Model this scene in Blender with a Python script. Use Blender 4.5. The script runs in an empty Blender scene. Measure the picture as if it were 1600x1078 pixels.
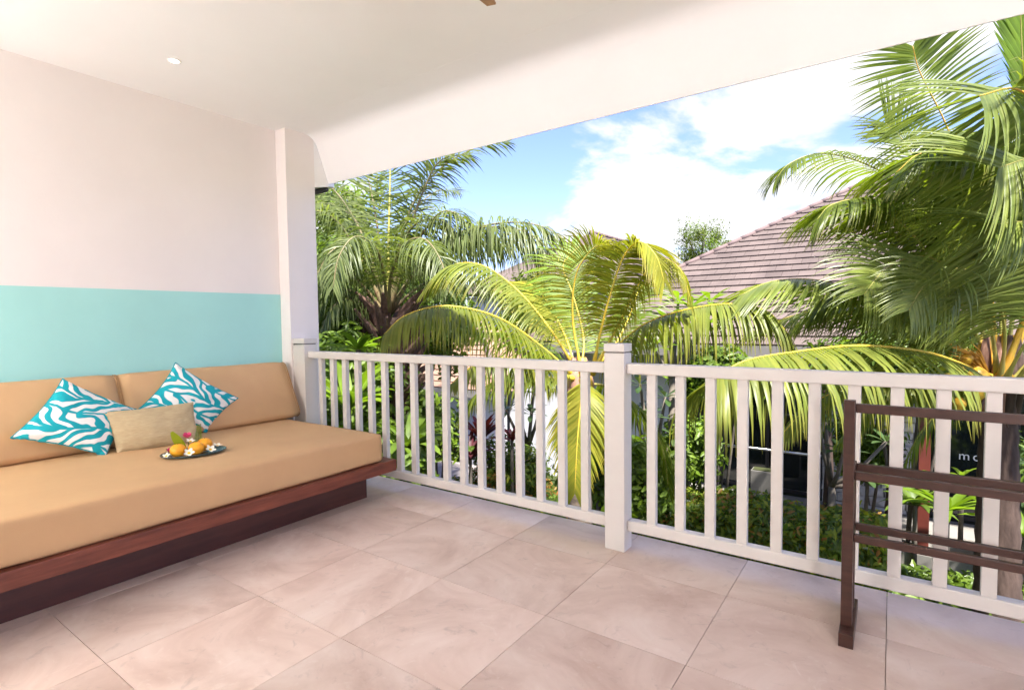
import bpy, bmesh, math, random
from mathutils import Vector, Matrix, noise
random.seed(7)
R_ = math.radians
scn = bpy.context.scene
COL = scn.collection

# ------------------------------------------------------------------ camera
H = 1.244
F = 848.0
Yc = Vector((1395 - 800, -(493 - 539), -F)).normalized()
Xc = -Vector((-410 - 800, -(514 - 539), -F)).normalized()
Xc = (Xc - Xc.dot(Yc) * Yc).normalized()
Zc = Xc.cross(Yc)
RM = Matrix((Xc, Yc, Zc))            # camera vector -> world vector
CAM = Vector((0, 0, H))
cam_d = bpy.data.cameras.new('camera')
cam = bpy.data.objects.new('camera', cam_d)
COL.objects.link(cam)
cam.matrix_world = Matrix.Translation(CAM) @ RM.to_4x4()
cam_d.sensor_width = 36
cam_d.lens = F / 1600 * 36
cam_d.clip_start = 0.02
cam_d.clip_end = 2000
scn.camera = cam

def at(px, py, dep):
    """a point of the place, read off the photograph at a given distance ahead"""
    return CAM + RM @ (Vector(((px - 800) / F, -(py - 539) / F, -1)) * dep)
def hit(px, py, ax, val):
    r = RM @ Vector((px - 800, -(py - 539), -F))
    return CAM + r * ((val - CAM[ax]) / r[ax])

# ------------------------------------------------------------------ light
SUN = Vector((0.42, -0.30, 1.0)).normalized()
EXPO = 2.78
SKY_STR = 0.085
SUN_STR = 2.7
w = bpy.data.worlds.new('World'); scn.world = w; w.use_nodes = True
nt = w.node_tree; nt.nodes.clear()
def N(t, typ, **kw):
    n = t.nodes.new(typ)
    for k, v in kw.items():
        if k.startswith('i_'):
            key = k[2:]
            key = int(key) if key.isdigit() else key
            n.inputs[key].default_value = v
        else:
            setattr(n, k, v)
    return n
out = N(nt, 'ShaderNodeOutputWorld'); bg = N(nt, 'ShaderNodeBackground')
sky = N(nt, 'ShaderNodeTexSky'); sky.sky_type = 'NISHITA'; sky.sun_disc = False
sky.sun_elevation = math.asin(SUN.z); sky.sun_rotation = math.atan2(SUN.x, SUN.y)
sky.air_density = 1.0; sky.dust_density = 0.6; sky.ozone_density = 1.5
tc = N(nt, 'ShaderNodeTexCoord'); sep = N(nt, 'ShaderNodeSeparateXYZ')
nt.links.new(tc.outputs['Generated'], sep.inputs[0])
def M(t, op, a, b=None, c=None, clamp=False):
    n = t.nodes.new('ShaderNodeMath'); n.operation = op; n.use_clamp = clamp
    for i, v in enumerate((a, b, c)):
        if v is None: continue
        if isinstance(v, (int, float)): n.inputs[i].default_value = v
        else: t.links.new(v, n.inputs[i])
    return n.outputs[0]
zz = M(nt, 'ADD', M(nt, 'MAXIMUM', sep.outputs[2], 0.0), 0.22)
cx = M(nt, 'DIVIDE', sep.outputs[0], zz); cy = M(nt, 'DIVIDE', sep.outputs[1], zz)
cmb = N(nt, 'ShaderNodeCombineXYZ'); nt.links.new(cx, cmb.inputs[0]); nt.links.new(cy, cmb.inputs[1])
n1 = N(nt, 'ShaderNodeTexNoise', i_Scale=1.15, i_Detail=9.0, i_Roughness=0.56, i_Distortion=0.25)
nt.links.new(cmb.outputs[0], n1.inputs['Vector'])
CLOUD = (RM @ Vector((1230 - 800, -(150 - 539), -F))).normalized()
vd = N(nt, 'ShaderNodeVectorMath', operation='DOT_PRODUCT'); vd.inputs[1].default_value = CLOUD
nt.links.new(tc.outputs['Generated'], vd.inputs[0])
bank = N(nt, 'ShaderNodeMapRange', interpolation_type='SMOOTHSTEP', i_1=0.90, i_2=0.99, i_3=-0.04, i_4=0.07)
nt.links.new(vd.outputs['Value'], bank.inputs[0])
cm = M(nt, 'ADD', n1.outputs[0], bank.outputs[0])
ramp = N(nt, 'ShaderNodeMapRange', interpolation_type='SMOOTHSTEP', i_1=0.49, i_2=0.575, i_3=0.0, i_4=1.0)
nt.links.new(cm, ramp.inputs[0])
n2 = N(nt, 'ShaderNodeTexNoise', i_Scale=3.0, i_Detail=6.0)
nt.links.new(cmb.outputs[0], n2.inputs['Vector'])
cc = N(nt, 'ShaderNodeMixRGB'); cc.inputs[1].default_value = (1.42, 1.47, 1.66, 1); cc.inputs[2].default_value = (2.7, 2.68, 2.7, 1)
nt.links.new(n2.outputs[0], cc.inputs[0])
skm = N(nt, 'ShaderNodeMixRGB', blend_type='MULTIPLY'); skm.inputs[0].default_value = 1
nt.links.new(sky.outputs[0], skm.inputs[1]); skm.inputs[2].default_value = (0.50, 0.49, 0.69, 1)
mx = N(nt, 'ShaderNodeMixRGB')
nt.links.new(ramp.outputs[0], mx.inputs[0]); nt.links.new(skm.outputs[0], mx.inputs[1]); nt.links.new(cc.outputs[0], mx.inputs[2])
nt.links.new(mx.outputs[0], bg.inputs[0]); bg.inputs[1].default_value = SKY_STR
nt.links.new(bg.outputs[0], out.inputs[0])

sd = bpy.data.lights.new('sun', 'SUN'); sd.energy = SUN_STR; sd.angle = R_(2.5); sd.color = (1.0, 0.955, 0.88)
so = bpy.data.objects.new('sun', sd); COL.objects.link(so)
so.rotation_euler = SUN.to_track_quat('Z', 'Y').to_euler()
so.location = (0, 0, 30)
scn.view_settings.view_transform = 'Standard'; scn.view_settings.look = 'None'
scn.view_settings.exposure = EXPO; scn.view_settings.gamma = 1
scn.view_settings.use_curve_mapping = False
scn.render.engine = 'CYCLES'
scn.cycles.use_denoising = True
scn.cycles.max_bounces = 10; scn.cycles.diffuse_bounces = 7; scn.cycles.transmission_bounces = 6
scn.cycles.transparent_max_bounces = 8
scn.cycles.sample_clamp_indirect = 6

# ------------------------------------------------------------------ materials
def mat(name, col, rough=0.6, spec=0.4, var=0.0, vscale=4.0, bump=0.0, bscale=60.0, metal=0.0,
        col2=None, stretch=(1, 1, 1), detail=5.0, coat=0.0, rnd=0.0):
    m = bpy.data.materials.new(name); m.use_nodes = True; t = m.node_tree
    b = t.nodes['Principled BSDF']
    b.inputs['Roughness'].default_value = rough; b.inputs['Specular IOR Level'].default_value = spec
    b.inputs['Metallic'].default_value = metal
    if coat: b.inputs['Coat Weight'].default_value = coat; b.inputs['Coat Roughness'].default_value = 0.15
    c1 = (*col, 1)
    c2 = (*(col2 if col2 else [c * (1 - var) for c in col]), 1)
    tcn = N(t, 'ShaderNodeTexCoord'); mp = N(t, 'ShaderNodeMapping'); mp.inputs['Scale'].default_value = stretch
    t.links.new(tcn.outputs['Object'], mp.inputs[0])
    no = N(t, 'ShaderNodeTexNoise', i_Scale=vscale, i_Detail=detail, i_Roughness=0.6)
    t.links.new(mp.outputs[0], no.inputs['Vector'])
    r = N(t, 'ShaderNodeMapRange', i_1=0.32, i_2=0.68); t.links.new(no.outputs[0], r.inputs[0])
    mxx = N(t, 'ShaderNodeMixRGB'); mxx.inputs[1].default_value = c1; mxx.inputs[2].default_value = c2
    t.links.new(r.outputs[0], mxx.inputs[0])
    last = mxx.outputs[0]
    if rnd:
        oi = N(t, 'ShaderNodeObjectInfo'); rr = N(t, 'ShaderNodeMapRange', i_1=0.0, i_2=1.0, i_3=1 - rnd, i_4=1 + rnd)
        t.links.new(oi.outputs['Random'], rr.inputs[0])
        geo = N(t, 'ShaderNodeNewGeometry'); r2 = N(t, 'ShaderNodeMapRange', i_1=0.0, i_2=1.0, i_3=1 - rnd, i_4=1 + rnd)
        t.links.new(geo.outputs['Random Per Island'], r2.inputs[0])
        mm = M(t, 'MULTIPLY', rr.outputs[0], r2.outputs[0])
        hs = N(t, 'ShaderNodeHueSaturation'); t.links.new(mm, hs.inputs['Value']); t.links.new(last, hs.inputs['Color'])
        last = hs.outputs[0]
    t.links.new(last, b.inputs['Base Color'])
    if bump:
        bn = N(t, 'ShaderNodeTexNoise', i_Scale=bscale, i_Detail=4.0); t.links.new(mp.outputs[0], bn.inputs['Vector'])
        bb = N(t, 'ShaderNodeBump', i_Strength=bump, i_Distance=0.01)
        t.links.new(bn.outputs[0], bb.inputs['Height']); t.links.new(bb.outputs[0], b.inputs['Normal'])
    return m

def leafmat(name, col, col2, tip=None, trans=0.45, rough=0.45, spec=0.35):
    """leaf: diffuse + light through the blade; each blade a shade of its own, dry tip"""
    m = bpy.data.materials.new(name); m.use_nodes = True; t = m.node_tree; t.nodes.clear()
    o = N(t, 'ShaderNodeOutputMaterial'); b = N(t, 'ShaderNodeBsdfPrincipled', i_Roughness=rough)
    b.inputs['Specular IOR Level'].default_value = spec
    oi = N(t, 'ShaderNodeObjectInfo'); geo = N(t, 'ShaderNodeNewGeometry')
    s = M(t, 'FRACT', M(t, 'ADD', oi.outputs['Random'], geo.outputs['Random Per Island']))
    mxx = N(t, 'ShaderNodeMixRGB'); mxx.inputs[1].default_value = (*col, 1); mxx.inputs[2].default_value = (*col2, 1)
    t.links.new(s, mxx.inputs[0]); last = mxx.outputs[0]
    at_ = N(t, 'ShaderNodeAttribute', attribute_name='along')
    if tip:
        r = N(t, 'ShaderNodeMapRange', i_1=0.72, i_2=1.05, i_3=0.0, i_4=0.8); t.links.new(at_.outputs['Fac'], r.inputs[0])
        m2 = N(t, 'ShaderNodeMixRGB'); m2.inputs[2].default_value = (*tip, 1)
        t.links.new(r.outputs[0], m2.inputs[0]); t.links.new(last, m2.inputs[1]); last = m2.outputs[0]
    no = N(t, 'ShaderNodeTexNoise', i_Scale=3.0, i_Detail=3.0); tcn = N(t, 'ShaderNodeTexCoord'); t.links.new(tcn.outputs['Object'], no.inputs['Vector'])
    vr = N(t, 'ShaderNodeMapRange', i_1=0.3, i_2=0.7, i_3=0.72, i_4=1.22); t.links.new(no.outputs[0], vr.inputs[0])
    hs = N(t, 'ShaderNodeHueSaturation'); t.links.new(vr.outputs[0], hs.inputs['Value']); t.links.new(last, hs.inputs['Color']); last = hs.outputs[0]
    t.links.new(last, b.inputs['Base Color'])
    tr = N(t, 'ShaderNodeBsdfTranslucent')
    tm = N(t, 'ShaderNodeMixRGB', blend_type='MULTIPLY'); tm.inputs[0].default_value = 1; tm.inputs[2].default_value = (1.25, 1.3, 0.45, 1)
    t.links.new(last, tm.inputs[1]); t.links.new(tm.outputs[0], tr.inputs[0])
    ms = N(t, 'ShaderNodeMixShader', i_0=trans); t.links.new(b.outputs[0], ms.inputs[1]); t.links.new(tr.outputs[0], ms.inputs[2])
    t.links.new(ms.outputs[0], o.inputs[0])
    return m

MT = {}
MT['ceil'] = mat('ceiling_paint', (0.88, 0.88, 0.885), 0.75, 0.2, 0.03, 1.5)
MT['wall'] = mat('wall_paint', (0.81, 0.765, 0.75), 0.8, 0.2, 0.05, 1.3, bump=0.05, bscale=90)
MT['teal'] = mat('teal_wall_paint', (0.38, 0.72, 0.69), 0.7, 0.25, 0.07, 1.4, bump=0.05, bscale=90)
MT['rail'] = mat('white_gloss_paint', (0.64, 0.605, 0.565), 0.4, 0.45, 0.05, 7, bump=0.06, bscale=25)
MT['pil'] = mat('pilaster_paint', (0.82, 0.77, 0.75), 0.7, 0.2, 0.03, 1.5)
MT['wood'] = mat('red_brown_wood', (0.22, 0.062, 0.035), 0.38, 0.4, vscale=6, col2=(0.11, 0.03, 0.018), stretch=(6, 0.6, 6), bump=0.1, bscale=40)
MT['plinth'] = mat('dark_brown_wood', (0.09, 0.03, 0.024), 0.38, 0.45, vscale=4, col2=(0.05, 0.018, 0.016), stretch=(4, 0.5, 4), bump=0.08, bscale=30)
MT['rack'] = mat('varnished_rack_wood', (0.062, 0.026, 0.018), 0.36, 0.45, vscale=8, col2=(0.034, 0.014, 0.010), stretch=(1, 6, 6), bump=0.08, bscale=40)
MT['tan'] = mat('tan_upholstery', (0.60, 0.375, 0.19), 0.72, 0.3, 0.08, 3, bump=0.06, bscale=320, rnd=0.02)
MT['tanseam'] = mat('tan_piping', (0.47, 0.27, 0.12), 0.6, 0.3, 0.1, 10)
MT['beige'] = mat('beige_linen', (0.50, 0.40, 0.24), 0.85, 0.15, vscale=30, col2=(0.43, 0.335, 0.195), stretch=(1, 1, 5), bump=0.25, bscale=120)
MT['metal'] = mat('brushed_metal', (0.5, 0.5, 0.5), 0.3, 0.5, 0.1, 20, metal=1.0)
MT['hook'] = mat('steel_pin', (0.18, 0.17, 0.16), 0.35, 0.5, 0.1, 20, metal=0.8)
MT['gutter'] = mat('dark_gutter', (0.05, 0.05, 0.055), 0.5, 0.4, 0.1, 5)
MT['plate'] = mat('dark_green_glaze', (0.045, 0.085, 0.085), 0.15, 0.6, 0.5, 30, coat=0.4)
MT['orange'] = mat('orange_peel', (0.86, 0.33, 0.012), 0.4, 0.4, col2=(0.9, 0.42, 0.02), vscale=9, bump=0.35, bscale=220)
MT['petal'] = mat('white_petal', (0.86, 0.82, 0.68), 0.6, 0.2, 0.05, 20)
MT['pollen'] = mat('yellow_petal_heart', (0.85, 0.52, 0.03), 0.6, 0.2, 0.1, 20)
MT['pink'] = mat('pink_petal', (0.78, 0.07, 0.22), 0.5, 0.3, 0.3, 30)
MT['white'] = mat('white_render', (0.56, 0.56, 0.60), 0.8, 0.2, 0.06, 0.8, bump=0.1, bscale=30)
MT['whiteshade'] = mat('shaded_white_render', (0.42, 0.42, 0.47), 0.8, 0.2, 0.08, 0.8)  # white render of recess and column, shade put into the colour
MT['fascia'] = mat('grey_fascia_paint', (0.24, 0.22, 0.205), 0.6, 0.3, 0.1, 3)
MT['tile'] = mat('weathered_roof_tile', (0.150, 0.116, 0.103), 0.85, 0.12, vscale=1.1, col2=(0.10, 0.077, 0.070), bump=0.3, bscale=25, rnd=0.09)
MT['tilec'] = mat('orange_roof_tile', (0.28, 0.175, 0.125), 0.85, 0.12, vscale=1.3, col2=(0.2, 0.125, 0.095), bump=0.3, bscale=25, rnd=0.12)
MT['ridge'] = mat('ridge_tile_mortar', (0.175, 0.125, 0.118), 0.8, 0.2, 0.2, 4)
MT['under'] = mat('roof_underlay', (0.06, 0.045, 0.04), 0.9, 0.1, 0.2, 4)
MT['glass'] = mat('dark_window_glass', (0.012, 0.016, 0.016), 0.06, 0.7, 0.2, 1.5)
MT['frame'] = mat('dark_window_frame', (0.035, 0.03, 0.03), 0.45, 0.4, 0.2, 5)
MT['redpost'] = mat('red_brown_post_paint', (0.16, 0.035, 0.025), 0.5, 0.4, 0.3, 5)
MT['letter'] = mat('white_vinyl_letter', (0.82, 0.82, 0.82), 0.5, 0.3)
MT['stone'] = mat('rough_white_stone', (0.66, 0.62, 0.58), 0.85, 0.2, vscale=5, col2=(0.44, 0.41, 0.39), bump=0.6, bscale=14, rnd=0.1)
MT['terrace'] = mat('terrace_concrete', (0.24, 0.225, 0.205), 0.8, 0.2, 0.25, 2, bump=0.2)
MT['deck'] = mat('grey_path_board', (0.33, 0.29, 0.28), 0.8, 0.2, 0.25, 3, bump=0.2, rnd=0.12)
MT['soil'] = mat('garden_soil', (0.055, 0.05, 0.028), 0.95, 0.1, vscale=0.9, col2=(0.035, 0.06, 0.015), bump=0.8, bscale=9)
MT['trunkd'] = mat('dark_palm_trunk', (0.11, 0.075, 0.062), 0.9, 0.15, vscale=6, col2=(0.045, 0.03, 0.025), stretch=(2, 2, 0.6), bump=0.9, bscale=14)
MT['boot'] = mat('brown_leaf_base', (0.19, 0.115, 0.095), 0.8, 0.2, vscale=7, col2=(0.09, 0.05, 0.04), stretch=(3, 3, 0.5), bump=0.6, bscale=20, rnd=0.15)
MT['trunkc'] = mat('ringed_palm_trunk', (0.20, 0.16, 0.13), 0.9, 0.15, vscale=3, col2=(0.09, 0.07, 0.055), stretch=(1, 1, 5), bump=0.9, bscale=10)
MT['branch'] = mat('grey_branch_bark', (0.17, 0.145, 0.12), 0.85, 0.2, 0.4, 8, bump=0.5)
MT['ribY'] = mat('yellow_midrib', (0.62, 0.40, 0.035), 0.45, 0.35, vscale=5, col2=(0.50, 0.42, 0.06))
MT['ribG'] = mat('green_midrib', (0.30, 0.31, 0.07), 0.5, 0.3, vscale=5, col2=(0.36, 0.28, 0.08))
MT['ribO'] = mat('orange_petiole', (0.62, 0.30, 0.03), 0.45, 0.35, vscale=4, col2=(0.45, 0.33, 0.05))
MT['ribD'] = mat('brown_green_midrib', (0.16, 0.16, 0.07), 0.5, 0.3, vscale=5, col2=(0.2, 0.13, 0.07))
MT['sheath'] = mat('pink_brown_sheath', (0.42, 0.23, 0.17), 0.7, 0.2, vscale=6, col2=(0.26, 0.14, 0.10), stretch=(3, 3, 0.6), bump=0.4)
MT['coco'] = mat('orange_coconut_husk', (0.68, 0.32, 0.02), 0.4, 0.4, vscale=5, col2=(0.6, 0.4, 0.05))
MT['stalk'] = mat('orange_flower_stalk', (0.60, 0.30, 0.04), 0.6, 0.3, 0.3, 8)
LM = {}
LM['yel'] = leafmat('yellow_green_leaflet', (0.31, 0.29, 0.035), (0.19, 0.22, 0.025), tip=(0.38, 0.28, 0.04), trans=0.45, spec=0.25)
LM['yel2'] = leafmat('pale_green_leaflet', (0.225, 0.245, 0.040), (0.145, 0.185, 0.030), tip=(0.30, 0.25, 0.04), trans=0.42, rough=0.4, spec=0.35)
LM['pale'] = leafmat('pale_glossy_leaflet', (0.25, 0.29, 0.065), (0.15, 0.20, 0.036), trans=0.46, rough=0.35, spec=0.5)
LM['grn'] = leafmat('green_coconut_leaflet', (0.185, 0.235, 0.026), (0.105, 0.150, 0.017), tip=(0.26, 0.21, 0.06), trans=0.52, rough=0.38, spec=0.42)
LM['oil'] = leafmat('grey_green_leaflet', (0.20, 0.235, 0.085), (0.10, 0.135, 0.042), trans=0.48, rough=0.4, spec=0.42)
LM['oill'] = leafmat('olive_palm_leaflet', (0.15, 0.19, 0.025), (0.085, 0.12, 0.016), trans=0.42, rough=0.45)  # second palm leaf colour, more olive than the grey green
LM['shr'] = leafmat('shrub_leaf', (0.13, 0.20, 0.026), (0.075, 0.125, 0.018), trans=0.35)
LM['brt'] = leafmat('bright_green_leaf', (0.19, 0.29, 0.022), (0.12, 0.20, 0.016), trans=0.45)
LM['hedge'] = leafmat('hedge_leaf', (0.15, 0.22, 0.024), (0.08, 0.135, 0.016), trans=0.45, rough=0.35, spec=0.5)
LM['hyel'] = leafmat('yellow_new_leaf', (0.36, 0.36, 0.04), (0.20, 0.28, 0.03), trans=0.45)
LM['hred'] = leafmat('orange_new_leaf', (0.42, 0.17, 0.05), (0.36, 0.24, 0.06), trans=0.4)
LM['red'] = leafmat('burgundy_leaf', (0.14, 0.02, 0.035), (0.07, 0.02, 0.025), trans=0.3)
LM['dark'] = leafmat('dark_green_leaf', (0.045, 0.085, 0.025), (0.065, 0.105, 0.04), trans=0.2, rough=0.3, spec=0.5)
LM['lime'] = leafmat('lime_leaf', (0.35, 0.42, 0.02), (0.30, 0.38, 0.02), trans=0.3)

# striped leaf-print cloth
def printcloth():
    m = bpy.data.materials.new('teal_leaf_print_cloth'); m.use_nodes = True; t = m.node_tree
    b = t.nodes['Principled BSDF']; b.inputs['Roughness'].default_value = 0.8; b.inputs['Specular IOR Level'].default_value = 0.2
    uv = N(t, 'ShaderNodeUVMap', uv_map='UVMap'); sp = N(t, 'ShaderNodeSeparateXYZ'); t.links.new(uv.outputs[0], sp.inputs[0])
    u, v = sp.outputs[0], sp.outputs[1]
    # bent stems; stripes sweep away from each stem like veins
    x = M(t, 'ADD', u, M(t, 'MULTIPLY', M(t, 'SINE', M(t, 'ADD', M(t, 'MULTIPLY', v, 5.2), 0.6)), 0.10))
    x = M(t, 'ADD', M(t, 'MULTIPLY', x, 1.7), 0.22)
    a = M(t, 'PINGPONG', x, 0.5)
    cell = M(t, 'FLOOR', M(t, 'MULTIPLY', x, 1.0))
    no = N(t, 'ShaderNodeTexNoise', i_Scale=3.2, i_Detail=1.0); t.links.new(uv.outputs[0], no.inputs['Vector'])
    ph = M(t, 'MULTIPLY', v, 4.2)
    ph = M(t, 'SUBTRACT', ph, M(t, 'MULTIPLY', M(t, 'POWER', a, 0.75), 2.6))
    ph = M(t, 'ADD', ph, M(t, 'MULTIPLY', no.outputs[0], 2.2))
    ph = M(t, 'ADD', ph, M(t, 'MULTIPLY', cell, 0.37))
    s = M(t, 'SINE', M(t, 'MULTIPLY', ph, 2 * math.pi))
    th = M(t, 'SUBTRACT', M(t, 'MULTIPLY', M(t, 'SINE', M(t, 'MULTIPLY', a, 12.0)), 0.35), -0.06)
    f = N(t, 'ShaderNodeMapRange', i_1=-0.10, i_2=0.10); t.links.new(M(t, 'SUBTRACT', s, th), f.inputs[0])
    stem = N(t, 'ShaderNodeMapRange', i_1=0.025, i_2=0.045); t.links.new(a, stem.inputs[0])
    st2 = N(t, 'ShaderNodeMapRange', i_1=0.475, i_2=0.455); t.links.new(a, st2.inputs[0])
    ff = M(t, 'MULTIPLY', M(t, 'MULTIPLY', f.outputs[0], stem.outputs[0]), st2.outputs[0])
    mxx = N(t, 'ShaderNodeMixRGB'); mxx.inputs[1].default_value = (0.012, 0.36, 0.42, 1); mxx.inputs[2].default_value = (0.80, 0.80, 0.76, 1)
    t.links.new(ff, mxx.inputs[0]); t.links.new(mxx.outputs[0], b.inputs['Base Color'])
    bn = N(t, 'ShaderNodeTexNoise', i_Scale=14.0, i_Detail=3.0); t.links.new(uv.outputs[0], bn.inputs['Vector'])
    bb = N(t, 'ShaderNodeBump', i_Strength=0.35, i_Distance=0.01); t.links.new(bn.outputs[0], bb.inputs['Height']); t.links.new(bb.outputs[0], b.inputs['Normal'])
    return m
MT['print'] = printcloth()
MT['pipeteal'] = mat('teal_piping', (0.02, 0.34, 0.40), 0.8, 0.2, 0.3, 60)

def stonefloor():
    m = bpy.data.materials.new('cream_travertine'); m.use_nodes = True; t = m.node_tree
    b = t.nodes['Principled BSDF']; b.inputs['Specular IOR Level'].default_value = 0.3
    tcn = N(t, 'ShaderNodeTexCoord'); oi = N(t, 'ShaderNodeObjectInfo')
    # the grain is placed per tile: shift the coordinates by each tile's random number
    sc_ = N(t, 'ShaderNodeVectorMath', operation='SCALE'); sc_.inputs[0].default_value = (37, 19, 11); t.links.new(oi.outputs['Random'], sc_.inputs['Scale'])
    ad = N(t, 'ShaderNodeVectorMath', operation='ADD'); t.links.new(tcn.outputs['Object'], ad.inputs[0]); t.links.new(sc_.outputs[0], ad.inputs[1])
    mp = N(t, 'ShaderNodeMapping'); mp.inputs['Scale'].default_value = (1.0, 1.0, 1.0); mp.inputs['Rotation'].default_value = (0, 0, 0.5)
    t.links.new(ad.outputs[0], mp.inputs[0])
    n1_ = N(t, 'ShaderNodeTexNoise', i_Scale=2.2, i_Detail=8.0, i_Roughness=0.6, i_Distortion=0.8); t.links.new(mp.outputs[0], n1_.inputs['Vector'])
    n2_ = N(t, 'ShaderNodeTexNoise', i_Scale=11.0, i_Detail=7.0, i_Roughness=0.7, i_Distortion=1.0); t.links.new(mp.outputs[0], n2_.inputs['Vector'])
    cr = N(t, 'ShaderNodeValToRGB'); e = cr.color_ramp.elements
    e[0].position = 0.30; e[0].color = (0.50, 0.365, 0.295, 1); e[1].position = 0.72; e[1].color = (0.74, 0.625, 0.545, 1)
    k = cr.color_ramp.elements.new(0.5); k.color = (0.635, 0.500, 0.420, 1)
    t.links.new(n1_.outputs[0], cr.inputs[0])
    pits = N(t, 'ShaderNodeMapRange', i_1=0.30, i_2=0.42, i_3=0.82, i_4=1.0); t.links.new(n2_.outputs[0], pits.inputs[0])
    vn = N(t, 'ShaderNodeMapRange', i_1=0.58, i_2=0.70, i_3=0.0, i_4=0.4); t.links.new(n2_.outputs[0], vn.inputs[0])
    lt = N(t, 'ShaderNodeMixRGB'); lt.inputs[2].default_value = (0.74, 0.66, 0.59, 1)
    t.links.new(vn.outputs[0], lt.inputs[0]); t.links.new(cr.outputs[0], lt.inputs[1])
    vr = N(t, 'ShaderNodeMapRange', i_1=0.0, i_2=1.0, i_3=0.86, i_4=1.16); t.links.new(oi.outputs['Random'], vr.inputs[0])
    val = M(t, 'MULTIPLY', pits.outputs[0], vr.outputs[0])
    hs = N(t, 'ShaderNodeHueSaturation'); t.links.new(val, hs.inputs['Value']); t.links.new(lt.outputs[0], hs.inputs['Color'])
    t.links.new(hs.outputs[0], b.inputs['Base Color'])
    rg = N(t, 'ShaderNodeMapRange', i_1=0.3, i_2=0.7, i_3=0.36, i_4=0.52); t.links.new(n2_.outputs[0], rg.inputs[0]); t.links.new(rg.outputs[0], b.inputs['Roughness'])
    bb = N(t, 'ShaderNodeBump', i_Strength=0.12, i_Distance=0.004); t.links.new(n2_.outputs[0], bb.inputs['Height']); t.links.new(bb.outputs[0], b.inputs['Normal'])
    return m
MT['floor'] = stonefloor()
MT['grout'] = mat('tile_grout', (0.46, 0.36, 0.30), 0.9, 0.1, 0.3, 12)

# ------------------------------------------------------------------ mesh helpers
class MB:
    def __init__(s): s.v = []; s.f = []; s.a = []; s.smooth = False
    def add(s, vs, fs, al=None):
        b = len(s.v); s.v += [tuple(x) for x in vs]; s.f += [tuple(i + b for i in f) for f in fs]
        s.a += list(al) if al else [0.0] * len(vs)
    def box(s, x0, x1, y0, y1, z0, z1):
        s.add([(x0, y0, z0), (x1, y0, z0), (x1, y1, z0), (x0, y1, z0), (x0, y0, z1), (x1, y0, z1), (x1, y1, z1), (x0, y1, z1)],
              [(0, 3, 2, 1), (4, 5, 6, 7), (0, 1, 5, 4), (1, 2, 6, 5), (2, 3, 7, 6), (3, 0, 4, 7)])
    def tube(s, pts, rad, seg=8, cap=True):
        pts = [Vector(p) for p in pts]; n = len(pts)
        rad = rad if isinstance(rad, (list, tuple)) else [rad] * n
        vs = []; fs = []; prev = None
        for i, p in enumerate(pts):
            T = (pts[min(i + 1, n - 1)] - pts[max(i - 1, 0)]).normalized()
            if prev is None: prev = T.orthogonal().normalized()
            A = (prev - prev.dot(T) * T); A = A.normalized() if A.length > 1e-6 else T.orthogonal().normalized(); prev = A
            B = T.cross(A)
            for k in range(seg):
                q = 2 * math.pi * k / seg
                vs.append(p + (A * math.cos(q) + B * math.sin(q)) * rad[i])
        for i in range(n - 1):
            for k in range(seg):
                fs.append((i * seg + k, i * seg + (k + 1) % seg, (i + 1) * seg + (k + 1) % seg, (i + 1) * seg + k))
        if cap: fs.append(tuple(range(seg - 1, -1, -1))); fs.append(tuple((n - 1) * seg + k for k in range(seg)))
        s.add(vs, fs)
    def mesh(s, name, m, smooth=None):
        me = bpy.data.meshes.new(name); me.from_pydata(s.v, [], s.f)
        for mm in (m if isinstance(m, list) else [m]): me.materials.append(mm)
        if any(s.a):
            at_ = me.attributes.new('along', 'FLOAT', 'POINT'); at_.data.foreach_set('value', s.a)
        if (s.smooth if smooth is None else smooth): me.polygons.foreach_set('use_smooth', [True] * len(me.polygons))
        me.update(); return me
    def build(s, name, m, parent=None, smooth=None, bevel=0.0, loc=None, seg=2):
        me = s.mesh(name, m, smooth)
        o = bpy.data.objects.new(name, me); COL.objects.link(o)
        if bevel:
            bm = bmesh.new(); bm.from_mesh(me)
            bmesh.ops.bevel(bm, geom=bm.edges[:], offset=bevel, segments=seg, profile=0.6, affect='EDGES')
            bm.to_mesh(me); bm.free()
        if parent: o.parent = parent
        if loc: o.location = loc
        return o
def tag(o, label=None, cat=None, group=None, kind=None):
    for k, v in (('label', label), ('category', cat), ('group', group), ('kind', kind)):
        if v: o[k] = v
    return o
def empty(name, loc=(0, 0, 0), label=None, cat=None, group=None, kind=None):
    o = bpy.data.objects.new(name, None); COL.objects.link(o); o.location = loc; o.empty_display_size = 0.1
    return tag(o, label, cat, group, kind)
def part(name, m, parent, boxes=None, bevel=0.0, smooth=None, kind=None, seg=2):
    """boxes in world coordinates; the part hangs under its parent without moving"""
    mb = MB()
    for b in boxes: mb.box(*b)
    return place(mb, name, m, parent, bevel, smooth, kind, seg)
def wloc(p):
    v = Vector((0, 0, 0))
    while p is not None: v = v + Vector(p.location); p = p.parent
    return v
def place(mb, name, m, parent=None, bevel=0.0, smooth=None, kind=None, seg=2):
    off = wloc(parent) if parent else Vector((0, 0, 0))
    if off.length: mb.v = [(a - off.x, b - off.y, c - off.z) for a, b, c in mb.v]
    o = mb.build(name, m, parent, smooth, bevel, seg=seg)
    if kind: o['kind'] = kind
    return o
def spline(pts, n):
    P = [Vector(p) for p in pts]; P = [P[0] * 2 - P[1]] + P + [P[-1] * 2 - P[-2]]
    res = []
    S = len(P) - 3
    for i in range(n + 1):
        t = i / n * S; k = min(int(t), S - 1); t -= k
        a, b, c, d = P[k:k + 4]
        res.append(0.5 * ((2 * b) + (c - a) * t + (2 * a - 5 * b + 4 * c - d) * t * t + (3 * b - a - 3 * c + d) * t ** 3))
    return res

# ================================================================== BALCONY STRUCTURE
WX = -4.22      # left wall
CZ = 2.83       # ceiling
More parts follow.
